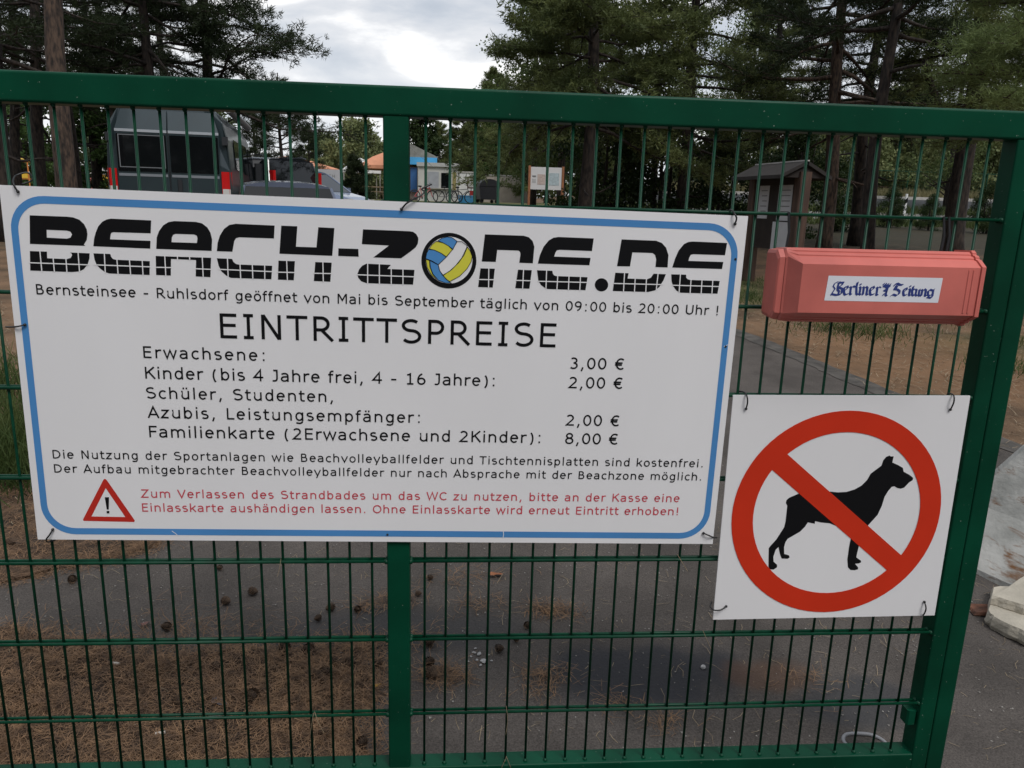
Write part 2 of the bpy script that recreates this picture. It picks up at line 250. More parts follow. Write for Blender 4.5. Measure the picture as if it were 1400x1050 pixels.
GRID=[[[-6875,2496],[-6876,2068]],[[-6633,2359],[-6635,2072]],[[-6388,2358],[-6393,2072]],[[-6143,2485],[-6148,2089]],[[-7105,2245],[-5941,2242]],[[-5637,2489],[-5649,2076]],[[-5402,2383],[-5401,2064]],[[-5158,2379],[-5155,2064]],[[-4909,2375],[-4913,2064]],[[-5875,2247],[-4754,2244]],[[-4462,2481],[-4466,2068]],[[-4213,2482],[-4216,2398]],[[-3975,2478],[-3975,2402]],[[-3725,2478],[-3727,2064]],[[-4664,2239],[-4342,2244]],[[-3878,2237],[-3556,2235]],[[-3228,2479],[-3230,2079]],[[-2983,2365],[-2980,2059]],[[-2738,2361],[-2737,2059]],[[-2491,2366],[-2497,2058]],[[-3431,2242],[-2340,2231]],[[-2047,2473],[-2043,2059]],[[-2244,2225],[-1885,2229]],[[-1318,2469],[-1316,2053]],[[-1517,2227],[-1147,2233]],[[-409,2476],[-410,2045]],[[-170,2467],[-169,2040]],[[73,2467],[75,2039]],[[314,2381],[317,2043]],[[-635,2227],[558,2225]],[[2092,2462],[2102,2041]],[[1876,2215],[2221,2220]],[[2822,2457],[2820,2042]],[[2658,2222],[3001,2225]],[[3308,2465],[3314,2056]],[[3550,2351],[3548,2046]],[[3790,2350],[3794,2050]],[[4034,2350],[4037,2049]],[[3123,2220],[4198,2230]],[[4971,2466],[4977,2058]],[[5209,2359],[5215,2052]],[[5452,2354],[5460,2060]],[[5694,2473],[5684,2112]],[[4745,2228],[5833,2238]],[[6178,2476],[6185,2082]],[[6421,2367],[6427,2067]],[[6660,2366],[6669,2066]],[[6896,2365],[6906,2069]],[[6004,2232],[7064,2238]]]
BALL={"outer":[[1830,2602],[1827,2527],[1814,2453],[1792,2380],[1761,2311],[1721,2247],[1673,2188],[1618,2136],[1556,2092],[1490,2056],[1419,2029],[1345,2012],[1271,2005],[1195,2007],[1121,2020],[1050,2041],[982,2073],[919,2113],[862,2161],[812,2216],[770,2277],[736,2344],[711,2414],[695,2487],[690,2562],[693,2636],[707,2710],[730,2781],[761,2849],[801,2912],[849,2970],[904,3020],[965,3064],[1031,3099],[1100,3125],[1172,3142],[1246,3150],[1320,3148],[1393,3136],[1463,3115],[1531,3085],[1594,3046],[1651,3000],[1702,2945],[1745,2885],[1780,2820],[1806,2750],[1822,2677]],"inner":[[1745,2610],[1743,2547],[1732,2484],[1714,2423],[1687,2365],[1653,2311],[1612,2262],[1566,2218],[1514,2181],[1457,2151],[1397,2128],[1335,2114],[1272,2107],[1208,2109],[1145,2120],[1085,2138],[1027,2165],[974,2198],[926,2239],[883,2285],[847,2336],[818,2392],[797,2451],[784,2513],[779,2576],[782,2638],[793,2701],[813,2761],[840,2818],[874,2871],[914,2919],[961,2962],[1012,2999],[1068,3028],[1127,3051],[1188,3065],[1251,3072],[1313,3070],[1375,3060],[1435,3042],[1493,3017],[1546,2984],[1594,2945],[1637,2899],[1674,2848],[1703,2793],[1725,2734],[1739,2673]],"panels":[["b",[[1025,2980],[1106,3036],[1213,3066],[1310,3057],[1365,3021],[1416,2984],[1337,2817],[1239,2888],[1130,2944]]],["w",[[1420,2976],[1517,2979],[1628,2902],[1618,2859],[1526,2652],[1399,2485],[1272,2362],[1143,2282],[1076,2366],[1041,2490],[1211,2662],[1327,2810]]],["y",[[989,2968],[1130,2944],[1239,2888],[1327,2810],[1204,2662],[1090,2733],[960,2788],[848,2809],[904,2897]]],["b",[[841,2799],[960,2788],[1090,2733],[1205,2655],[1041,2494],[910,2565],[779,2610],[799,2722]]],["y",[[780,2593],[856,2574],[868,2445],[925,2296],[1025,2169],[904,2273],[815,2422]]],["b",[[866,2574],[1041,2490],[1065,2387],[1132,2281],[1254,2166],[1321,2118],[1189,2120],[1047,2170],[936,2296],[879,2435]]],["y",[[1635,2877],[1695,2798],[1738,2692],[1723,2583],[1640,2429],[1492,2272],[1287,2152],[1210,2197],[1147,2277],[1314,2396],[1463,2553],[1568,2707]]]]}
TEXTS=[["Bernsteinsee - Ruhlsdorf geöffnet von Mai bis September täglich von 09:00 bis 20:00 Uhr !",[-7022,1615],[7078,1617],207,"k"],["EINTRITTSPREISE",[-3439,820],[3615,815],518,"k"],["Erwachsene:",[-5018,358],[-2558,355],248,"k"],["Kinder (bis 4 Jahre frei, 4 - 16 Jahre):",[-5011,-84],[2297,-77],253,"k"],["Schüler, Studenten,",[-5017,-512],[-1148,-506],246,"k"],["Azubis, Leistungsempfänger:",[-5023,-937],[702,-935],250,"k"],["Familienkarte (2Erwachsene und 2Kinder):",[-5013,-1366],[3356,-1347],255,"k"],["3,00 €",[3924,351],[5116,360],254,"k"],["2,00 €",[3917,-80],[5116,-69],254,"k"],["2,00 €",[3906,-930],[5105,-924],251,"k"],["8,00 €",[3914,-1354],[5103,-1350],254,"k"],["Die Nutzung der Sportanlagen wie Beachvolleyballfelder und Tischtennisplatten sind kostenfrei.",[-7028,-1871],[7090,-1855],188,"k"],["Der Aufbau mitgebrachter Beachvolleyballfelder nur nach Absprache mit der Beachzone möglich.",[-7027,-2188],[7087,-2172],186,"k"],["Zum Verlassen des Strandbades um das WC zu nutzen, bitte an der Kasse eine",[-5280,-2738],[6633,-2703],191,"r"],["Einlasskarte aushändigen lassen. Ohne Einlasskarte wird erneut Eintritt erhoben!",[-5275,-3060],[6623,-3023],191,"r"]]
TRI={"o":[[-6037,-2340],[-6005,-2315],[-5969,-2339],[-5448,-3272],[-5465,-3307],[-6526,-3291],[-6534,-3257]],"i":[[-6002,-2528],[-5643,-3193],[-6352,-3187]],"ex":[[-6038,-2738],[-5950,-2737],[-5976,-3021],[-6018,-3022]],"dot":[[-6024,-3056],[-5967,-3055],[-5971,-3111],[-6025,-3111]]}
DOG=[[-1291,199],[-1285,268],[-1231,326],[-993,438],[-616,493],[-280,474],[-76,452],[125,461],[319,521],[475,617],[591,753],[655,907],[775,1008],[887,1100],[913,1229],[969,1313],[1048,1347],[1084,1323],[1151,1326],[1138,1177],[1282,1115],[1409,1046],[1447,947],[1586,878],[1699,798],[1691,740],[1614,685],[1514,558],[1433,531],[1345,549],[1271,594],[1206,577],[1135,474],[1070,336],[1033,110],[961,-117],[759,-386],[693,-537],[605,-910],[583,-1143],[583,-1197],[705,-1281],[717,-1325],[662,-1353],[566,-1359],[657,-1451],[664,-1505],[581,-1529],[476,-1520],[405,-1447],[366,-1247],[367,-925],[382,-718],[245,-497],[-25,-381],[-185,-316],[-390,-296],[-540,-260],[-539,-326],[-711,-289],[-767,-397],[-871,-519],[-1155,-699],[-1197,-780],[-1218,-904],[-1196,-1082],[-1077,-1119],[-1054,-1173],[-1101,-1208],[-1245,-1199],[-1301,-1081],[-1353,-902],[-1414,-972],[-1453,-1150],[-1433,-1275],[-1340,-1359],[-1334,-1420],[-1413,-1480],[-1515,-1471],[-1546,-1399],[-1586,-934],[-1558,-882],[-1424,-707],[-1270,-409],[-1251,-270],[-1250,130]]
SLASH=[[-1728,1030],[1399,-1553],[1711,-1176],[-1405,1405]]
STICK=[[-1278,285],[1160,289],[1137,-223],[-1307,-223]]
BLACKLETTER=[[[-1068,164],[-1133,130],[-1155,72],[-1113,22],[-1158,-62],[-1181,-111]],[[-1037,161],[-1057,84],[-1057,7],[-1018,-34],[-1030,-92]],[[-1055,145],[-951,153],[-983,95],[-1044,56],[-960,25],[-959,-58],[-984,-91],[-1062,-108],[-1175,-87]],[[-910,58],[-924,10],[-904,-76],[-877,-99],[-826,-80]],[[-904,53],[-857,79],[-841,46],[-901,-12]],[[-796,67],[-778,52],[-779,-83],[-754,-90]],[[-777,48],[-734,81],[-688,69]],[[-652,160],[-663,64],[-645,-71],[-618,-90]],[[-592,71],[-574,52],[-580,-75],[-554,-90]],[[-584,127],[-578,113]],[[-520,72],[-502,54],[-506,-89]],[[-497,48],[-457,78],[-426,55],[-431,-76],[-406,-87]],[[-350,61],[-368,12],[-352,-71],[-323,-91],[-275,-73]],[[-348,57],[-302,85],[-285,50],[-349,-7]],[[-231,67],[-213,52],[-217,-83],[-192,-91]],[[-212,48],[-176,80],[-144,65]],[[-85,112],[45,104]],[[-95,131],[-86,147]],[[-47,129],[-42,148]],[[-2,126],[5,145]],[[39,123],[50,138]],[[-86,93],[40,84]],[[-31,75],[7,64],[-10,-13],[-19,-87],[7,-102]],[[-8,58],[-6,-13]],[[-28,0],[-66,13]],[[-14,-39],[-46,-53],[-72,-88]],[[-39,32],[-4,25]],[[137,109],[160,145],[205,157],[263,128],[315,132]],[[184,118],[148,36],[217,34],[271,0],[263,-58],[216,-92],[137,-68],[101,-94]],[[211,111],[182,41]],[[363,47],[347,2],[364,-71],[389,-86],[427,-70]],[[365,43],[406,69],[419,34],[362,-13]],[[472,55],[487,40],[482,-71],[506,-86]],[[480,111],[486,98]],[[550,103],[536,12],[553,-71],[583,-86]],[[523,40],[584,42]],[[615,46],[630,31],[621,-66],[649,-87],[682,-65]],[[693,44],[691,-73],[718,-88]],[[738,41],[757,26],[746,-87]],[[761,22],[801,54],[833,27],[826,-78],[852,-89]],[[919,49],[884,17],[888,-61],[916,-84],[958,-63]],[[920,45],[973,30],[1004,54]],[[990,40],[990,-86],[968,-125],[884,-111]]]
# ------------------------------------------------------------------ ground, path, road
rng=np.random.default_rng(5); random.seed(5)
def sheet(name,xs,ys,dz,m,k='structure'):
    b=MB(); nx=len(xs)
    v=[(x,y,gz(x,y)+dz) for y in ys for x in xs]
    f=[(j*nx+i,j*nx+i+1,(j+1)*nx+i+1,(j+1)*nx+i) for j in range(len(ys)-1) for i in range(nx-1)]
    return kind(b.add(v,f).build(name,m,smooth=True),k)
def groundmat(name,layers,base,base2,scale,bump,rough=.9):
    """base colour noise, then blobs: (x,y,rx,ry,colour,strength) stains and painted shade with soft noisy outlines at fixed places on the ground"""
    m=mat(name,base,rough,0,scale,base2,bump=bump,bscale=90,det=8,spec=.25); t=m.node_tree; pb=t.nodes['Principled BSDF']
    src=pb.inputs['Base Color'].links[0].from_socket; co=t.nodes.new('ShaderNodeTexCoord').outputs['Object']
    fine=t.nodes.new('ShaderNodeTexNoise'); fine.inputs['Scale'].default_value=220; fine.inputs['Detail'].default_value=3; t.links.new(co,fine.inputs['Vector'])
    fr=t.nodes.new('ShaderNodeMapRange'); t.links.new(fine.outputs['Fac'],fr.inputs[0]); fr.inputs[1].default_value=.3; fr.inputs[2].default_value=.7; fr.inputs[3].default_value=.6; fr.inputs[4].default_value=1.45
    mm=t.nodes.new('ShaderNodeMix'); mm.data_type='RGBA'; mm.blend_type='MULTIPLY'; mm.inputs[0].default_value=1; t.links.new(src,mm.inputs[6]); t.links.new(fr.outputs[0],mm.inputs[7]); src=mm.outputs[2]
    for (x,y,rx,ry,c,s) in layers:
        mp=t.nodes.new('ShaderNodeMapping'); mp.vector_type='TEXTURE'; mp.inputs['Location'].default_value=(x,y,0); mp.inputs['Scale'].default_value=(rx,ry,50); t.links.new(co,mp.inputs[0])
        ln=t.nodes.new('ShaderNodeVectorMath'); ln.operation='LENGTH'; t.links.new(mp.outputs[0],ln.inputs[0])
        n=t.nodes.new('ShaderNodeTexNoise'); n.inputs['Scale'].default_value=6; n.inputs['Detail'].default_value=6; t.links.new(co,n.inputs['Vector'])
        a=t.nodes.new('ShaderNodeMath'); a.operation='MULTIPLY_ADD'; t.links.new(n.outputs['Fac'],a.inputs[0]); a.inputs[1].default_value=1.1; t.links.new(ln.outputs['Value'],a.inputs[2])
        r=t.nodes.new('ShaderNodeMapRange'); r.interpolation_type='SMOOTHSTEP'; t.links.new(a.outputs[0],r.inputs[0]); r.inputs[1].default_value=1.75; r.inputs[2].default_value=1.15; r.inputs[3].default_value=0; r.inputs[4].default_value=s
        x_=t.nodes.new('ShaderNodeMix'); x_.data_type='RGBA'; t.links.new(r.outputs[0],x_.inputs[0]); t.links.new(src,x_.inputs[6]); x_.inputs[7].default_value=(*c,1); src=x_.outputs[2]
    t.links.new(src,pb.inputs['Base Color']); return m
SOIL=groundmat('needle_covered_soil',[(4.5,9,2.2,1.6,(.07,.085,.03),.6),(6,5.5,1.5,.8,(.08,.09,.035),.5),(-2.5,2.5,.8,.6,(.05,.07,.02),.8),(-1.0,46,14,16,(.11,.115,.045),.9),(13,23,13,9,(.028,.027,.016),.92),(-12,20,8,9,(.05,.05,.028),.7),  # wide dark blob on the right paints in the shade under the trees
   (4.4,5,1.3,1.6,(.22,.12,.06),.5)],(.085,.055,.033),(.19,.115,.066),1.7,.5)
ASPH=groundmat('grey_asphalt',[(.62,.5,.34,.16,(.032,.033,.038),.85),(1.02,.47,.16,.09,(.11,.055,.03),.5),(1.25,.35,.22,.12,(.038,.040,.044),.7),(-.2,.75,.5,.14,(.045,.045,.047),.6),(2.4,1.9,.5,.6,(.10,.095,.088),.5)],(.056,.0485,.043),(.094,.081,.072),2.6,.35,.82)
kind(sheet('ground',[-300,-120,-60,-30,-15,-8,-4,-2,0,2,4,5]+[6+i for i in range(0,10)]+[18,24,34,60,120,300],[-8,-4,-2,-1,0,1,2,4,6,8,10,13,16,20,24,27]+[28+2*i for i in range(12)]+[60,80,120,200,500,1200],-.004,SOIL),'structure')
# asphalt path running back from the gate: edge points (y, left x, right x)
ed=[(-8,-6,9),(-1,-6,7),(.3,-5.5,5.2),(.75,-2.4,4.4),(1.08,-1.67,4.1),(1.36,-1.24,3.9),(1.8,-1.02,3.68),(2.2,-1.0,3.56),(2.74,-1.02,3.46),(3.4,-1.05,3.38),(3.95,-1.1,3.31),(4.96,-1.2,3.17),(5.83,-1.4,3.03),(8,-1.9,2.5),(11,-2.6,1.6),(15,-3.6,.3),(20,-5.2,-1.4),(26,-6.9,-3.2),(34,-9.5,-5.2),(46,-12,-6)]
b=MB(); v=[];f=[]
for i in range(len(ed)-1):
    n=6 if ed[i][0]>=.3 else 1
    for k in range(n+(1 if i==len(ed)-2 else 0)):
        t=k/n; y=ed[i][0]*(1-t)+ed[i+1][0]*t; xl=ed[i][1]*(1-t)+ed[i+1][1]*t; xr=ed[i][2]*(1-t)+ed[i+1][2]*t
        j=.035 if y>.3 else 0
        xl+=random.uniform(-j,j); xr+=random.uniform(-j,j)
        for q in range(13): x=xl+(xr-xl)*q/12; v.append((x,y,gz(x,y)+.004))
rows=len(v)//13
f=[(r*13+q,r*13+q+1,(r+1)*13+q+1,(r+1)*13+q) for r in range(rows-1) for q in range(12)]
kind(b.add(v,f).build('path',ASPH,smooth=True),'structure')
b=MB(); v=[]; f=[]     # worn pale edge strip of the path on the right
for i in range(60):
    y=1.9+i*.075
    for k in range(len(ed)-1):
        if ed[k][0]<=y<=ed[k+1][0]: t=(y-ed[k][0])/(ed[k+1][0]-ed[k][0]); x=ed[k][2]*(1-t)+ed[k+1][2]*t
    a=random.uniform(.03,.06); v+=[(x-.12-a,y,gz(x,y)+.008),(x+a*.8,y,gz(x,y)+.008)]
f=[(2*i,2*i+1,2*i+3,2*i+2) for i in range(59)]
kind(b.add(v,f).build('path_edge',mat('worn_path_edge',(.070,.062,.054),.9,.35,9),smooth=True),'structure')
ROADM=mat('road_asphalt',(.022,.023,.025),.75,.15,2); KERB=mat('pale_concrete',(.42,.40,.37),.85,.15,5,bump=.2)
def strip(name,y0,y1,dz,m,x0=6,x1=70):
    xs=[x0+(x1-x0)*i/40 for i in range(41)]; return sheet(name,xs,[y0+(y1-y0)*i/4 for i in range(5)],dz,m)
strip('gravel_verge',28.2,33.6,.004,mat('pale_gravel',(.17,.165,.155),.95,.4,9,bump=.4)); strip('road',33.6,39.2,.01,ROADM)
b=MB()
for i in range(32):
    for (yy,hh) in ((39.2,.16),(33.5,.10)):
        x0=6+i*2; x1=x0+1.985; b.add([(x,y,gz(x,yy)+z) for x in (x0,x1) for (y,z) in ((yy,-.1),(yy,hh),(yy+.16,hh),(yy+.16,-.1))],[(0,1,5,4),(1,2,6,5),(2,3,7,6),(0,3,2,1),(4,5,6,7)])
kind(b.build('road_kerb',KERB),'structure')
# ------------------------------------------------------------------ the gate
X0=1.1365
gate=thing('mesh_gate','dark green steel gate with bar mesh carrying the white signs','gate',(-.122,.015,0))
def gp(name,mb,m=GREEN,parent=gate,smooth=False):
    mb.v=[(v[0]+.122,v[1]-.015,v[2]) for v in mb.v] if parent is gate else mb.v; return mb.build(name,m,parent,smooth)
F0,F1=-.010,.040
gp('top_rail',MB().rbox(-1.517,1.2734,F0,F1,1.6355,1.6936,.006,'x'))
gp('bottom_rail',MB().rbox(-1.431,1.187,F0,F1,.066,.124,.005,'x'))
gp('middle_post',MB().rbox(-.1485,-.0970,F0+.002,F1-.002,.124,1.6355,.004))
for a,b_ in ((1.187,1.2285),(-1.4725,-1.431)): gp('stile',MB().rbox(a,b_,F0,F1,.04,1.6355,.004))
for a,b_ in ((1.2285,1.2734),(-1.517,-1.4725)): gp('end_profile',MB().rbox(a+.0015,b_,F0+.001,F1,.03,1.6355,.004))
gp('latch_block',MB().cbox(1.162,1.187,-.002,.030,.205,.245,.004))
proto=None; wp=None
barx=[X0-.05*n for n in range(25)]+[X0-1.2-.1201-.05*m for m in range(25)]
for x in barx:
    jx=random.uniform(-.0012,.0012)
    if proto is None:
        mb=MB().tube([(0,0,.12),(0,0,1.64)],.003,10)
        for z,r in ((.1245,.0058),(1.634,.005)): mb.sphere((0,-.003,z),r,8,5)
        for k in range(7): mb.sphere((0,-.0012,1.4678-.2*k-.0045),.0036,6,4)
        proto=mb.build('vertical_bar',WIRE,gate,True); o=proto
    else: o=proto.copy(); scene.collection.objects.link(o); o.parent=gate
    o.location=(x+.122+jx,-.009,0)
for (xa,xb) in ((-.097,1.187),(-1.431,-.1485)):
    wmb=MB().tube([(xa+.122,0,0),(xb+.122,0,0)],.0037,10)
    for xe in (xa+.124,xb+.120): wmb.sphere((xe,-.001,0),.0062,8,5)
    wp=None
    for k in range(7):
        for yy in (-.0068,.0068):
            if wp is None: wp=wmb.build('horizontal_wire',WIRE,gate,True); o=wp
            else: o=wp.copy(); scene.collection.objects.link(o); o.parent=gate
            o.location=(0,-.015+.006+yy,1.4678-.2*k)
# ------------------------------------------------------------------ price sign
sign=thing('price_sign','large white price sign with blue border and black lettering tied to the gate','sign',(-.1432,-.0165,1.0972)); sign.rotation_euler=(0,.012,0)
def panel(hu,hv,name='panel',par=sign):
    return MB().cbox(-hu,hu,0,.003,-hv,hv,.0006,'y').build(name,WHITE,par)
panel(.7522,.3735)
def rrect(hu,hv,r,cu=0,cv=0,n=10):
    o=[]
    for (sx_,sz_,a0) in ((1,1,0),(-1,1,90),(-1,-1,180),(1,-1,270)):
        o+=[(cu+sx_*(hu-r)+r*math.cos(R(a0+90*i/n)),cv+sz_*(hv-r)+r*math.sin(R(a0+90*i/n))) for i in range(n+1)]
    return o
mb=MB(); mb.flat([rrect(.7383,.3582,.068,0,-.0025),rrect(.7246,.3436,.0545,0,-.0025)],-.0004); bord=mb.build('border_line',BLUE,sign)
lg=MB()
for s in LOGO: lg.flat([pts(l) for l in s],-.0004)
lo_=lg.build('logo_lettering',BLACK,sign)
gl=MB()
for i,(a,b_) in enumerate(GRID): gl.line(pts([a])[0],pts([b_])[0],.0021,-.0007-(i%5)*3e-5)
gl.build('tile_grid',WHITE,lo_)
bl=MB().flat([pts(BALL['outer'])],-.0004).build('volleyball_emblem',BLACK,sign)
MB().flat([pts(BALL['inner'])],-.0007).build('white_field',WHITE,bl)
for nm,key,m_ in (('blue_panels','b',BLUE),('yellow_panels','y',YEL)):
    q=MB()
    for k,l in BALL['panels']:
        if k==key: q.flat([pts(l)],-.0010)
    q.build(nm,m_,bl)
q=MB()
for i,(k,l) in enumerate(BALL['panels']): q.ribbon(pts(l+l[:1]),.0012,-.0013-i*3e-5)
q.build('seam_lines',BLACK,bl)
for t,a,b_,cap,c in TEXTS:
    q=MB(); capm=cap*1e-4*(1.0 if cap!=518 else 1.0); write(q,t,pts([a])[0],pts([b_])[0],capm,weight=100 if cap<300 else 94)
    q.build('price' if '€' in t else 'heading' if cap==518 else 'text_line',TXRED if c=='r' else BLACK,sign)
tr_=MB().flat([pts(TRI['o']),pts(TRI['i'])[::-1]],-.0004).build('warning_triangle',ORED,sign)
MB().flat([pts(TRI['ex'])],-.0005).flat([pts(TRI['dot'])],-.0005).build('exclamation_mark',BLACK,tr_)
q=MB()
for i,(a,b_) in enumerate((((-.468,-.351),(-.455,-.3625)),((.262,-.3445),(.262,-.3625)),((.7375,.098),(.729,.094)))): q.ribbon([a,((a[0]+b_[0])/2+.001,(a[1]+b_[1])/2),b_],.0014,-.0008-i*4e-5)
q.build('scratch',WHITE,sign)
q=MB()
for u,v_ in ((.0015,-.356),(.7330,.0935),(.7345,.283)): q.sphere((u,-.0008,v_),.0028,8,4,(1,.5,1))
q.build('rivet',TIE,sign)
# ------------------------------------------------------------------ no dogs sign
ds=thing('no_dogs_sign','square white sign with crossed out black dog in a red ring','sign',(.8981,-.0165,.7979)); ds.rotation_euler=(0,-.008,0)
panel(.277,.2768,'panel',ds)
circ=lambda r,n=72:[(-.0032+r*math.cos(2*math.pi*i/n),-.0099+r*math.sin(2*math.pi*i/n)) for i in range(n)]
MB().flat([pts(DOG)],-.0004).build('dog_silhouette',BLACK,ds)
rg=MB().flat([circ(.2517),circ(.2010)],-.0011).build('prohibition_ring',RED,ds)
sl=pts(SLASH); d=(Vector(sl[1])-Vector(sl[0])).normalized()*.022
MB().flat([[tuple(Vector(sl[0])-d),tuple(Vector(sl[1])+d),tuple(Vector(sl[2])+d),tuple(Vector(sl[3])-d)]],-.0008).build('slash',RED,rg)
# ------------------------------------------------------------------ newspaper box
nb=thing('newspaper_box','faded red plastic newspaper tube strapped to the gate above the dog sign','newspaper box',(.885,-.015,1.32))
def npart(n,mb,m,par=nb,sm=False): mb.v=[(v[0]-.885,v[1]+.015,v[2]-1.32) for v in mb.v]; return mb.build(n,m,par,sm)
def sec(x,f=-.11,top=1.401,bot=1.247,ft=1.371,fb=1.272,mid=-.066,g=0):
    def chf(a,b_,s):
        A,B=Vector(a),Vector(b_); d=B-A; nn=Vector((-abs(d.y),s*abs(d.x))).normalized(); o=[]
        for t,h in ((0,0),(.16,0),(.19,-.0022),(.27,-.0022),(.30,0),(.42,0),(.45,-.0022),(.53,-.0022),(.56,0),(1,0)): o.append(tuple(A+d*t+nn*h*(1 if f<-.1 else 0)))
        return o
    up=chf((mid,top),(f,ft),1); dn=chf((mid,bot),(f,fb),-1)[::-1]
    return [(x,y-g*(.5),z) for y,z in [(-.014,bot+.003),(-.014,top-.002)]+up+dn]
npart('tube_body',MB().loft([sec(.6785,-.078,1.392,1.257,1.380,1.268),sec(.682,-.080,1.400,1.249,1.3835,1.2655),sec(.701),sec(1.0805)]),BOXR)
npart('end_cap',MB().loft([sec(.664,-.072,1.389,1.259,1.377,1.271,-.058),sec(.667,-.0755,1.396,1.252,1.381,1.267,-.061),sec(.6775,-.077,1.398,1.250,1.382,1.266,-.062)]),BOXR)
npart('rim',MB().loft([sec(1.081,-.113,1.4045,1.244,1.373,1.270,-.068),sec(1.0895,-.113,1.4045,1.244,1.373,1.270,-.068)]),BOXR)
q=MB()
for x in (1.054,1.064): q.cbox(x,x+.004,-.1115,-.109,1.277,1.366,.001)
npart('ridge',q,BOXR)
for x in (.702,1.048,1.060): npart('hanger_strap',MB().tube([(x,-.02,1.40),(x+.004,-.016,1.43),(x+.003,-.006,1.472)],.0028,6),TIE)
stk=MB(); c_=pts(STICK); stk.v=[(p[0]+.885,-.1104,p[1]+1.3200) for p in c_]; stk.f=[(0,3,2,1)]
stick=npart('sticker',stk,mat('sticker_white',(.74,.75,.80),.35,.02,6))
q=MB()
def nib(path,wd=.0052,thin=.0012,ang=38,k=0):
    n=Vector((math.cos(R(ang)),math.sin(R(ang))))*wd/2; t=Vector((-math.sin(R(ang)),math.cos(R(ang))))*thin/2
    for i in range(len(path)-1):
        A,B=Vector(path[i]),Vector(path[i+1]); P_=[A+n+t,A+n-t,A-n+t,A-n-t,B+n+t,B+n-t,B-n+t,B-n-t]
        P_=sorted(P_,key=lambda p:(p.x,p.y)); lo=[];up=[]
        for p in P_:
            while len(lo)>1 and (lo[-1]-lo[-2]).cross(p-lo[-2])<=0: lo.pop()
            lo.append(p)
        for p in P_[::-1]:
            while len(up)>1 and (up[-1]-up[-2]).cross(p-up[-2])<=0: up.pop()
            up.append(p)
        h=lo[:-1]+up[:-1]; q.add([(p.x+.885,-.1107-((k+i)%9)*3e-5,p.y+1.32) for p in h],[tuple(range(len(h)))])
for i,l in enumerate(BLACKLETTER): nib(pts(l),wd=.0032 if i in (0,15) else .0052,k=i*2)
npart('blackletter_title',q,NAVY,stick)
# ------------------------------------------------------------------ cable ties
def smooth(p,n=5):
    p=[Vector(a) for a in p]; o=[]
    for i in range(len(p)-1):
        a=p[max(i-1,0)];b_=p[i];c=p[i+1];d=p[min(i+2,len(p)-1)]
        for k in range(n): t=k/n; o.append(.5*((2*b_)+(c-a)*t+(2*a-5*b_+4*c-d)*t*t+(3*b_-a-3*c+d)*t**3))
    return o+[p[-1]]
def tie(label,path,r=.0017):
    p=smooth([at(*q) for q in path]); c=p[0].copy(); mb=MB().tube([tuple(x-c) for x in p],r,6); mb.sphere((0,0,0),r*1.9,8,5)
    o=mb.build('cable_tie',TIE,None,True); o.location=c; tag(o,label,'cable tie','black ties holding the signs')
FR=-.0195
tie('black tie at the top left corner of the price sign',[(24.5,262,FR),(20,255,-.024),(18,247,-.018),(22,240,0),(38,236,.012),(44,246,.012),(30,252,.004)])
tie('long black tie at the top edge of the price sign beside the middle post',[(549,286,FR),(556,278,-.024),(568,271,-.022),(576,267,-.018),(580,262,-.012),(577,258,-.005),(590,252,.006)],.0018)
tie('curved black tie at the top right corner of the price sign',[(1005,306,FR),(1007,298,-.026),(1004,292,-.022),(1000,287,-.008),(997,288,.006)],.0019)
tie('black tie halfway down the left edge of the price sign',[(34,444,FR),(26,446,-.023),(18,447,-.018),(8,447,.004)])
tie('knotted black tie at the bottom left corner of the price sign',[(72,724,FR),(68,731,-.025),(63,738,-.020),(66,741,-.012),(76,738,0)],.0017)
tie('short black tie at the bottom right corner of the price sign',[(962,729,FR),(969,732,-.024),(976,735,-.016),(980,735,.002)])
tie('long black tie at the top left corner of the dog sign',[(1020,559,FR),(1022,550,-.026),(1021,541,-.022),(1017,536,-.008),(1010,535,.004)])
tie('black tie at the top right corner of the dog sign',[(1299.5,560,FR),(1304,550,-.027),(1304,541,-.022),(1299,538,-.008),(1295,539,.004)])
tie('curled black tie at the bottom left corner of the dog sign',[(993,829,FR),(985,834,-.027),(976,834,-.024),(971,829,-.012),(973,823,.002)])
tie('thin black tie at the bottom right corner of the dog sign',[(1264,823,FR),(1266,832,-.027),(1263,840,-.020),(1259,842,.002)])
